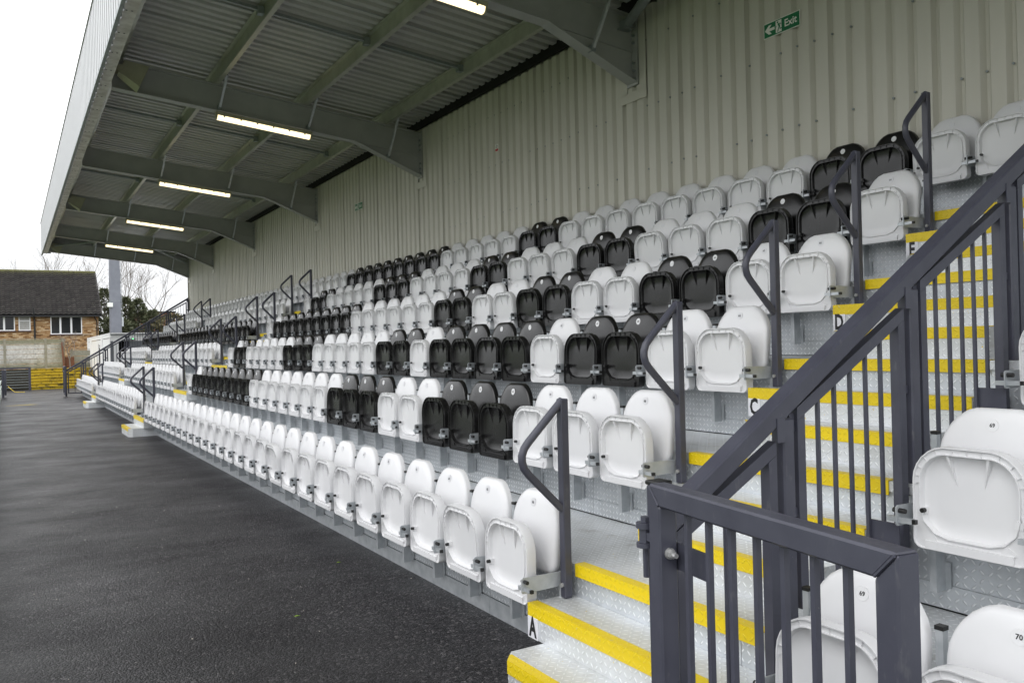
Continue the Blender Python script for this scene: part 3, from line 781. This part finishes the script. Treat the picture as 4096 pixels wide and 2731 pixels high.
disc_me['W2'] = dm.mesh('number_disc', MT['disc_k'])

def seq(s):
    out = []
    for part in s.split(): out += [part[0]]*int(part[1:])
    return out
# colours from seat 39 (by the middle stairs) up to seat 66 (by the near stairs)
BL1 = ['W28', 'W1 K9 W7 K3 W2 K3 W3', 'W1 K2 W5 K3 W5 K2 W1 K4 W1 K2 W2', 'W1 K9 W6 K2 W2 K2 W2 K2 W2', 'W1 K2 W5 K3 W4 K2 W3 K2 W3 K2 W1', 'W1 K9 W5 K2 W8 K2 W1']
BL1 = [seq(s) for s in BL1]
for s in BL1: assert len(s) == 28, len(s)
seats = []      # (row, number, y, colour)
for i in range(6):
    for n in range(39, 67): seats.append((i, n, (66-n)*.5, BL1[i][n-39]))
    for n in range(18, 36): seats.append((i, n, (66-n)*.5, 'K' if i == 3 else 'W'))
    for n in range(1, 15): seats.append((i, n, (66-n)*.5, 'K' if i == 3 else 'W'))
for n in (15, 16, 17, 36, 37, 38, 67, 68): seats.append((5, n, (66-n)*.5, 'W'))
for i in (0, 1, 2):
    for n in ((69, 70, 71) if i < 2 else (69,)): seats.append((i, n, -2.02-(n-69)*.5, 'W'))
camp = Vector((-2.466, -3.789, 1.63))
def dist(s): return (Vector((s[0]*T-.15, s[2], s[0]*RS+.55))-camp).length
seats.sort(key=dist)
CN = {'W': 'white', 'K': 'black'}
def seat_label(i, n, c):
    w = CN[c]
    if n >= 69 and i < 5: return '%s tip-up seat right of the balustrade, %s, %s' % (w, ROWN[i], ['next to its posts', 'second from its posts', 'third from its posts'][n-69])
    if i == 5 and n in (67, 68): return 'white tip-up seat in the top row above the near stairs, ' + ('beside the black pair' if n == 67 else 'at the right frame edge')
    if n >= 39: return '%s tip-up seat, %s left from the near stairs in the %s' % (w, ordn(67-n), ROWN[i])
    if i == 5 and n in (36, 37, 38): return 'white top row seat above the middle stairs, %s going left' % ordn(39-n)
    if n >= 18: return '%s tip-up seat in the %s, %s beyond the middle stairs' % (w, ROWN[i], ordn(36-n))
    if i == 5 and n in (15, 16, 17): return 'white top row seat above the far stairs, %s going left' % ordn(18-n)
    return '%s tip-up seat in the %s, %s beyond the far stairs' % (w, ROWN[i], ordn(15-n))
nums = {}
for idx, (i, n, y, c) in enumerate(seats[:300]):
    t = thing('stadium_seat', seat_label(i, n, c), 'seat', (i*T, y, i*RS), 'black folding seats' if c == 'K' else 'white folding seats')
    inst('backrest', bk[c], t)
    p = inst('seat_pan', pn[c], t, (HX, 0, HZ), (0, R_(-8 if (i, n) == (0, 57) else random.gauss(-.6, 1.5)), 0))
    if idx < 160: inst('hinge_pin', pin_me, p)
    near = (n >= 69)
    d = inst('number_disc', disc_me['W2' if near else c], t)
    if idx < 30:
        if n not in nums: nums[n] = text_mesh(str(n), .021, MT['ink'], .0005, 'numeral')
        q = inst('numeral', nums[n], d, (lnx(zc)+.0012, 0, zc)); q.rotation_euler = (0, math.atan(.13), 0)
    add_bracket(t, .25)
    if n in (66, 35, 14) and i < 5 or n == 68: add_bracket(t, -.25)
# the far seats past the first three hundred, as one mass in two colours
far = bmesh.new()
import itertools
slots = [MT['white'], MT['black'], MT['galv'], MT['rubber']]
for (i, n, y, c) in seats[300:]:
    for me, off, mi in ((bk[c], (0, 0, 0), 0 if c == 'W' else 1), (pn[c], (HX, 0, HZ), 0 if c == 'W' else 1), (br_me, (0, .25, 0), 2), (hb_me, (0, .25, 0), 3), (cap_me, (0, .25, 0), 3)):
        k = len(far.faces); kv = len(far.verts); far.from_mesh(me); far.faces.ensure_lookup_table(); far.verts.ensure_lookup_table()
        bmesh.ops.translate(far, verts=far.verts[kv:], vec=Vector((i*T, y, i*RS)) + Vector(off))
        for f in far.faces[k:]: f.material_index = mi
fm = bpy.data.meshes.new('stadium_seats'); far.to_mesh(fm); far.free()
for m in slots: fm.materials.append(m)
fo = bpy.data.objects.new('stadium_seats', fm); col.objects.link(fo); fo['kind'] = 'stuff'
tag(fo, 'block of small white and black seats at the far end of the stand', 'seats')

# ------------------------------------------------------------------ far end of the ground
# old stepped terrace
tt = thing('old_terrace', 'old stepped concrete terrace with its right part painted worn yellow', 'terrace', (0, 42, 0))
for k in range(7):
    MB().box(-9, -1.601, k*.42, k*.42+.9, 0 if k == 0 else .135*k-.02, .135*(k+1)).build('step', MT['old_dark'], tt)
    MB().box(-1.60, 1.2, k*.42, k*.42+.9, 0 if k == 0 else .135*k-.02, .135*(k+1)-.040).build('step', MT['old_yellow'], tt)
    MB().box(-1.60, 1.2, k*.42+.05, k*.42+.9, .135*(k+1)-.0399, .135*(k+1)-.0201).build('step_shade_line', MT['old_dark'], tt)  # dark strip coloured in as the shadow line below each step edge
    MB().box(-1.60, 1.2, k*.42-.03, k*.42+.9, .135*(k+1)-.020, .135*(k+1)).build('step_edge', MT['old_yellow'], tt)
# dark barrier of seven rails in front of it
t = thing('barrier_fence', 'dark framed barrier with seven thin horizontal rails left of the yellow steps', 'fence', (0, 41.5, 0))
MB().box(-6, -1.62, -.035, .035, 1.02, 1.10).build('top_rail', MT['anthracite'], t)
MB().box(-1.72, -1.621, -.036, .036, 0, 1.02).build('post', MT['anthracite'], t)
MB().box(-4.3, -4.2, -.036, .036, 0, 1.02).build('post', MT['anthracite'], t)
for k in range(7):
    MB().box(-6, -1.72, -.012, .012, .14+k*.125, .158+k*.125).build('rail', MT['galv_dark'], t)
# concrete panel fences
def conc_fence(label, y, posts, top, base, n, name='concrete_fence', grp='concrete panel fences'):
    t = thing(name, label, 'fence', (0, y, 0), grp)
    for x in posts: MB().box(x-.055, x+.055, -.06, .06, base, top+.02).build('post', MT['post_conc'], t)
    h = (top-base)/n
    for a, b in zip(posts, posts[1:]):
        for k in range(n):
            MB().box(a+.056, b-.056, -.028+random.uniform(-.004, .004), .02, base+k*h+.010, base+(k+1)*h-.010).build('panel', MT['concrete'], t)
    MB().box(posts[0], posts[-1], -.045, .045, top+.021, top+.05).build('coping', MT['post_conc'], t)
    return t
conc_fence('mossy concrete panel fence standing behind the yellow steps', 45.5, [-6.6, -4.63, -2.67, -.86, -.06], 2.46, .96, 6)
conc_fence('lower dark concrete panel fence right of the bare shrub', 46.2, [.34, 2.2], 1.86, 0, 6)
t = thing('iron_post', 'leaning rusty iron post at the right end of the concrete fence', 'post', (-.10, 45.38, .9))
MB().tube([(0.06, 0, 0), (-.02, 0, 1.40)], .06, 4, sq=True).build('post', MT['rust'], t)
MB().box(-.02, .55, .25, .33, 0, .62).build('brick_stub', MT['rust'], t)
# shrub
def branches(m, p, d, ln, r, depth, up=.15, spread=.55, nseg=3, kids=3, lim=1e9):
    pts = [p]
    for k in range(nseg):
        d = (d + Vector((random.gauss(0, .12), random.gauss(0, .12), random.gauss(.0, .10)+up*.5))).normalized()
        p = p + d*ln/nseg; pts.append(p)
    m.tube(pts, r, 4 if depth < 3 else 5, cap=False, r_end=r*.55)
    if depth <= 0: return
    for k in range(kids):
        f = random.uniform(.35, 1.0) if k else 1.0
        q = pts[0].lerp(pts[-1], f) if f < 1 else pts[-1]
        seg = min(int(f*nseg), nseg-1); q = pts[seg].lerp(pts[seg+1], f*nseg-seg)
        nd = (d + Vector((random.gauss(0, spread), random.gauss(0, spread), random.gauss(.1, spread*.6)))).normalized()
        branches(m, q, nd, ln*random.uniform(.6, .82), r*(.5 if k else .58), depth-1, up, spread, nseg, kids, lim)
def bare_tree(name, label, loc, h, trunk_h, r, depth, cat='tree', grp=None, spread=.5, kids=3, up=.2, trunks=1):
    t = thing(name, label, cat, loc, grp)
    tm = MB(); cm = MB()
    tm.tube([(0, 0, 0), (.03, .02, trunk_h*.5), (0, 0, trunk_h)], r, 8, r_end=r*.75)
    for k in range(3):
        a = k*2.1+random.random()
        branches(cm, Vector((0, 0, trunk_h-.02)), Vector((math.cos(a)*.5, math.sin(a)*.5, .9)).normalized(), (h-trunk_h)*.42, r*.55, depth, up, spread, 3, kids)
    tm.build('trunk', MT['bark'], t, recalc=False); cm.build('crown', MT['bark'], t, recalc=False)
    return t
bare_tree('shrub', 'small leafless shrub growing against the concrete fence end', (.20, 45.1, .5), 2.6, .9, .04, 3, 'shrub', kids=3)
# container cabin with an open kiosk front
t = thing('site_container', 'long white container cabin with dark open front behind the stand', 'container', (0, 35.5, 0))
cx0, cx1, cl = 1.26, 3.75, 12.2
MB().box(cx0, cx0+.02, .0, 5.1, .12, 2.30).box(cx0, cx0+.02, 6.0, cl, .12, 2.30).box(cx0, cx0+.02, 5.1, 6.0, 2.1, 2.30).build('side_wall', MT['cont_white'], t)
MB().box(cx0+.3, cx0+.32, 5.0, 6.1, .1, 2.2).build('side_doorway', MT['cont_grey'], t)
for y in (0.03, 3.55, 9.75, 11.5): MB().box(cx0-.05, cx0-.001, y, y+.55 if y > 1 else y+.12, .05, 2.50).build('side_pilaster', MT['cont_white'], t)
MB().box(cx0-.03, cx0-.0015, 0, cl, 2.32, 2.46).box(cx0-.03, cx0-.0015, 0, cl, .05, .12).build('side_beam', MT['cont_white'], t)
MB().box(cx0-.04, cx1, -.06, cl, 2.47, 2.52).build('roof', MT['cont_white'], t)
MB().box(cx0-.045, cx1, -.075, -.061, 2.43, 2.46).build('roof_edge', MT['cont_grey'], t)
MB().box(cx0, cx1, -.02, .02, 2.17, 2.425).build('front_header', MT['cont_white'], t)
MB().box(cx0+.08, cx0+.30, -.02, .02, .1, 2.168).build('front_wall', MT['cont_white'], t)
MB().box(cx0-.02, cx0+.078, -.021, .021, .05, 2.168).build('corner_post', MT['cont_grey'], t)
MB().box(cx0+.31, cx0+.70, .60, .63, .1, 2.16).box(cx0+.301, cx1, 1.6, 1.65, .1, 2.16).build('dark_interior', MT['dark'], t)
MB().box(cx0+.72, cx1, -.03, .01, 1.05, 2.16).build('hatch_shutter', MT['cont_grey'], t)
MB().box(cx0+.70, cx0+.717, -.03, .03, .1, 2.16).build('hatch_jamb', MT['cont_white'], t)
MB().box(cx1, cx1+.02, 0, cl, .05, 2.5).build('rear_wall', MT['cont_white'], t)
lm_ = MB().tube([(cx0+.55, -.06, 2.25), (cx0+.95, -.06, 2.25)], .045, 8).build('sign_lamp', MT['galv'], t)
MB().box(cx0+.83, cx0+.86, -.12, -.105, 2.235, 2.265).build('green_led', MT['led'], lm_)
# floodlight mast
t = thing('floodlight_mast', 'tall grey square floodlight mast rising behind the white container', 'mast', (2.86, 49.6, 0))
MB().prism([(-.32, 0), (.32, 0), (.27, 4.69), (-.29, 4.69)], 'y', -.3, .3).build('lower_shaft', MT['mast'], t)
MB().prism([(-.29, 4.70), (.28, 4.70), (.22, 12), (-.24, 12)], 'y', -.28, .28).build('upper_shaft', MT['mast'], t)
MB().box(-.32, .30, -.31, .31, 4.685, 4.705).build('flange', MT['galv_dark'], t)
lad = MB().tube([(.33, -.2, 3.3), (.31, -.2, 12)], .015, 5)
for k in range(26): lad.tube([(.28, -.2, 3.5+k*.33), (.38, -.2, 3.56+k*.33)], .012, 4)
lad.box(.30, .40, -.26, -.16, 3.2, 3.75)
lad.build('climbing_rungs', MT['galv'], t)
MB().box(-.46, -.18, -.62, -.38, 4.32, 4.56).build('camera_box', MT['sign_white'], t)  # white camera box fixed to the mast, gives no light
MB().box(-.36, -.28, -.38, -.305, 4.22, 4.62).build('camera_bracket', MT['galv_dark'], t)
# pitch side boards, hose, marking, grit
t = thing('pitch_barrier', 'pale green and white boarded barrier along the left edge of the path', 'barrier', (-2.78, 0, 0))
for k in range(18): MB().box(-.05, .0, 34.6-k*2.4-.06, 34.6-k*2.4, 0, .72).build('post', MT['anthracite'], t)
for k in range(17):
    y = 34.5-k*2.4
    for z in (.60, .38, .10): MB().box(.002, .022, y-2.36, y, z, z+(.10 if z > .2 else .22)).build('board', MT['board'], t)
t = thing('gate_post', 'dark grey square gate post at the left end of the path', 'post', (-2.70, 34.9, 0))
MB().box(-.05, .03, -.04, .04, 0, 1.10).build('post', MT['anthracite'], t, bevel=.006)
MB().box(.04, .11, -.9, -.02, .12, 1.10).build('folded_leaf', MT['anthracite'], t, bevel=.006)
tag(MB().tube([(-2.55, 40.8, .25), (-2.42, 40.3, .12), (-2.30, 39.6, .03), (-2.1, 39.3, .02), (-1.9, 39.25, .02)], .011, 6).build('hose', MT['hose'], smooth=50), 'thin yellow hose lying on the path near the far barrier', 'hose')
mk = MB().poly([(-2.62, 28.05, .004), (-2.3, 28.02, .004), (-1.9, 28.0, .004), (-1.66, 28.12, .004), (-1.9, 28.5, .004), (-2.2, 28.35, .004), (-2.6, 28.22, .004)]).build('path_marking', MT['mark']); mk['kind'] = 'structure'
gr = MB()
for k in range(70):
    x, y = random.uniform(-2.4, -.05), random.uniform(-2.5, 9); s = random.uniform(.002, .005)
    gr.tube([(x, y, 0), (x+random.uniform(-s, s), y+s, s)], s, 4)
o = gr.build('grit', MT['grit']); o['kind'] = 'stuff'; tag(o, 'scattered pale grit lying on the dark asphalt path', 'grit')
for k, (x, y) in enumerate(((-1.02, 1.25), (-.38, 2.32))):
    tag(MB().poly([(x, y, .006), (x+.02, y-.008, .012), (x+.045, y, .006), (x+.02, y+.012, .010)]).build('leaf', MT['leafbit']), ['bright green leaf scrap lying out on the asphalt path', 'bright green leaf scrap on the asphalt close to the seat row'][k], 'leaf')

# ------------------------------------------------------------------ brick house beyond the fence
hs_ = thing('brick_house', 'yellow brick house with dark tiled roof beyond the concrete fence', 'house', (0, 58, 0))
wx0, wx1, wz0, wz1 = -7.0, 2.66, 0.0, 4.22
wins = [(-3.3, -2.13, 3.24, 4.19), (-1.93, -1.27, 3.24, 4.18), (-.15, 1.68, 2.98, 4.15)]
MB().box(wx0, wx1, .03, 6, wz0, wz1).build('wall', MT['mortar'], hs_)
bw, bh = .225, .075
cand = []
nr = int((wz1-wz0)/bh)
for r in range(nr):
    z = wz0+r*bh; x = wx0 + (bw/2 if r % 2 else 0)
    while x < wx1-.02:
        x1 = min(x+bw, wx1)
        segs = [(x, x1)]
        for a, b, c, d in wins:
            if z+bh > c+.005 and z < d-.005:
                ns = []
                for p, q in segs:
                    if q <= a or p >= b: ns.append((p, q))
                    else:
                        if p < a: ns.append((p, a))
                        if q > b: ns.append((b, q))
                segs = ns
        for p, q in segs:
            if q-p > .03: cand.append((p+.005, q-.005, z+.005, z+bh-.005))
        x += bw
cand.sort(key=lambda c: (abs(c[0]-1.2)*.6 + abs(c[2]-3.2)))
bmb = MB(); unit = {}
for k, (p, q, z0, z1) in enumerate(cand):
    d = random.uniform(.0, .010)
    if k < 300:
        key = round(q-p, 2)
        if key not in unit: unit[key] = MB().box(0, q-p, 0, .06, 0, z1-z0).mesh('brick', MT['brick'])
        inst('brick', unit[key], hs_, (p, d, z0))
    else: bmb.box(p, q, d, .05, z0, z1)
o = bmb.build('bricks', MT['brick'], hs_); o['kind'] = 'stuff'
for wi, (a, b, c, d) in enumerate(wins):
    f = MB(); y0, y1 = -.02, .06; fwid = .06
    mull = {0: [-2.72], 1: [], 2: [.42, 1.05]}[wi]
    f.box(a, b, y0, y1, d-fwid, d).box(a, b, y0, y1, c, c+fwid).box(a, a+fwid, y0, y1, c+fwid, d-fwid).box(b-fwid, b, y0, y1, c+fwid, d-fwid)
    for mx in mull: f.box(mx-.055, mx+.055, y0, y1, c+fwid, d-fwid)
    if wi == 1: f.box(a+fwid, b-fwid, y0, y1, d-.34, d-.29)
    w = f.build('window', MT['upvc'], hs_)
    if wi != 1:
        MB().box(a+fwid, b-fwid, .015, .025, c+fwid, d-fwid).build('pane', MT['glass'], w)
    else:
        MB().box(a+fwid, b-fwid, .02, .028, d-.29, d-fwid).build('pane', MT['block'], w)
        for r in range(3):
            for s in range(2):
                wb_ = (b-a-2*fwid)/2; off = wb_*.25 if r % 2 else 0
                x0 = a+fwid+s*wb_ + (off if s else 0); x1 = a+fwid+(s+1)*wb_ + (0 if s else off)
                MB().box(x0+.004, x1-.004, .012, .03, c+fwid+r*.19, c+fwid+r*.19+.185).build('block', MT['block'], w)
    MB().box(a-.05, b+.05, -.08, .03, c-.06, c-.001).build('sill', MT['sill'], w)
# roof: tiles in courses up to the ridge
ez, ey, rzz, ryy = 4.24, -.30, 7.42, 4.0
sl = Vector((0, ryy-ey, rzz-ez)); SL = sl.length; sd_ = sl.normalized(); nn = Vector((0, -sd_.z, sd_.y))
MB().prism([(ey, ez-.05), (ryy, rzz-.05), (ryy, rzz-.10), (ey, ez-.10)], 'x', wx0-.2, 2.82).build('roof_deck', MT['dark'], hs_)
tw = .29; ncourse = 22; ch = SL/ncourse
def tile_mesh():
    m = MB(); nseg = 8; pts = []
    for up_, lift in ((0, .095), (ch+.05, .004)):
        for k in range(nseg+1):
            f = k/nseg; x = f*tw; z = lift + -.030*math.sin(2*math.pi*f)
            pts.append(Vector((x, 0, 0)) + sd_*up_ + nn*z)
    n = nseg+1; m.v = [tuple(p) for p in pts]; m.f = [(k, k+1, n+k+1, n+k) for k in range(nseg)]
    b0 = len(m.v); m.v += [tuple(Vector((k/nseg*tw, 0, 0)) + nn*(.078-.030*math.sin(2*math.pi*k/nseg))) for k in range(n)]
    m.f += [(b0+k, b0+k+1, k+1, k) for k in range(nseg)]
    return m
tmb = tile_mesh(); tme = tmb.mesh('roof_tile', MT['tile'], recalc=False)
org = Vector((0, ey, ez)); stuff = MB(); cnt = 0
tl = []
ncol = int((2.85-(wx0-.2))/tw)
for c in range(ncourse):
    for k in range(ncol):
        tl.append((c, 2.85-(k+1)*tw))
tl.sort(key=lambda q: q[0]*.23 + (2.85-q[1])*.55)
for c, x in tl:
    p = org + sd_*(c*ch) + Vector((x, 0, 0)) + nn*random.uniform(0, .006)
    if cnt < 300: inst('roof_tile', tme, hs_, p); cnt += 1
    else:
        b0 = len(stuff.v); stuff.v += [tuple(Vector(v)+p) for v in tmb.v]; stuff.f += [tuple(i+b0 for i in f) for f in tmb.f]
o = stuff.build('roof_tiles', MT['tile'], hs_, recalc=False); o['kind'] = 'stuff'
for k in range(21):
    x = 2.85-(k+1)*.46
    MB().tube([(x+.003, ryy, rzz-.02), (x+.457, ryy, rzz-.02)], .11, 10).build('ridge_tile', MT['tile'], hs_, smooth=50)
MB().prism([(ey-.02, ez-.12), (ryy, rzz-.12), (ryy, rzz+.02), (ey-.02, ez+.02)], 'x', 2.84, 2.88).build('verge', MT['tile'], hs_)
MB().box(wx0, 2.84, ey-.06, ey+.06, ez-.12, ez-.03).build('gutter', MT['black_paint'], hs_)
MB().box(wx0, 2.84, ey+.061, .0, ez-.10, ez-.085).build('soffit', MT['black_paint'], hs_)
MB().tube([(-1.05, -.07, 4.05), (-1.02, -.07, 0)], .055, 8).tube([(-1.11, -.36, 4.72), (-1.07, -.36, 4.15), (-1.05, -.08, 4.0)], .05, 8).build('soil_pipe', MT['black_paint'], hs_, smooth=50)
MB().tube([(2.40, -.32, 4.12), (2.44, -.2, 3.98), (2.56, -.06, 3.85), (2.54, -.06, .1)], .038, 8).build('downpipe', MT['black_paint'], hs_, smooth=50)
MB().prism([(wx1, 0), (wx1, 4.2), (wx1-.02, 4.2), (wx1-.02, 0)], 'y', .03, 6).build('gable_wall', MT['mortar'], hs_)
MB().prism([(0, 4.2), (4.0, 7.2), (6, 5.6), (6, 4.2)], 'x', wx1-.03, wx1).build('gable', MT['mortar'], hs_)

# far red brick building
t = thing('brick_building', 'far dull red brick building seen beyond the end balustrade', 'building', (0, 90, 0))
MB().box(9.2, 12.6, 0, 6, 0, 5.8).build('wall', MT['redbrick'], t)
MB().box(9.1, 12.7, -.1, 6.1, 5.801, 5.95).build('roof', MT['old_dark'], t)
f = MB().box(11.9, 12.35, -.03, .05, 4.5, 5.3).build('window', MT['cont_white'], t); MB().box(11.96, 12.29, -.04, -.031, 4.56, 5.24).build('pane', MT['glass'], f)

# trees
def conifer(label, loc, h, r, nleaf, mat='conifer', name='conifer_tree', cone=1.0):
    t = thing(name, label, 'tree', loc, 'evergreens behind the container')
    MB().tube([(0, 0, 0), (0, 0, h*.9)], .14, 6, r_end=.03).build('trunk', MT['bark'], t, recalc=False)
    m = MB()
    for k in range(nleaf):
        f = random.random()**.8; z = h*(.02+.98*f)
        rad = r*(1-f)**(.55*cone) * (.75+.25*math.sin(f*23+random.random())) + .04
        a = random.uniform(0, 2*math.pi); q = rad*math.sqrt(random.uniform(.25, 1))
        c = Vector((q*math.cos(a), q*math.sin(a), z))
        d = Vector((math.cos(a)+random.gauss(0, .4), math.sin(a)+random.gauss(0, .4), random.gauss(.35, .45))).normalized()
        s = d.cross(Vector((random.gauss(0, 1), random.gauss(0, 1), random.gauss(0, 1)))).normalized()
        ln, wd = random.uniform(.18, .42), random.uniform(.03, .07)
        m.quad(c-s*wd, c+d*ln*.5-s*wd*.9, c+d*ln, c+d*ln*.4+s*wd)
    m.build('crown', MT[mat], t, recalc=False)
conifer('tall dark conifer standing between the house and the mast', (3.75, 66, 0), 6.5, 1.25, 2600)
conifer('dark conifer just right of the mast', (5.25, 66.5, 0), 5.9, 1.5, 3000)
conifer('pointed conifer in the middle of the evergreen group', (6.2, 67, 0), 5.8, 1.4, 2800)
conifer('low dark conifer at the right of the evergreen group', (7.1, 66, 0), 4.9, 1.5, 2600)
conifer('broad dark conifer low behind the container', (4.4, 65, 0), 4.4, 1.8, 3000, cone=.6)
conifer('brownish winter scrub right of the conifers', (8.4, 65, 0), 4.5, 2.2, 2800, 'scrub', 'scrub_bush', .45)
conifer('olive winter scrub low in front of the brick building', (10.2, 70, 0), 4.3, 2.3, 2600, 'scrub', 'scrub_bush', .45)
random.seed(11)
bare_tree('bare_tree', 'leafless tree rising behind the house ridge on the left', (.2, 74, 0), 10.2, 3.2, .12, 4, grp='leafless trees', spread=.42)
bare_tree('bare_tree', 'leafless tree behind the right end of the house roof', (3.1, 75, 0), 10.4, 3.2, .12, 4, grp='leafless trees', spread=.42)
bare_tree('bare_tree', 'leafless tree behind the mast', (5.6, 74, 0), 10.0, 2.6, .13, 4, grp='leafless trees', spread=.45)
bare_tree('bare_tree', 'widest leafless tree right of the mast', (7.6, 74, 0), 9.6, 2.4, .14, 5, grp='leafless trees', spread=.5)
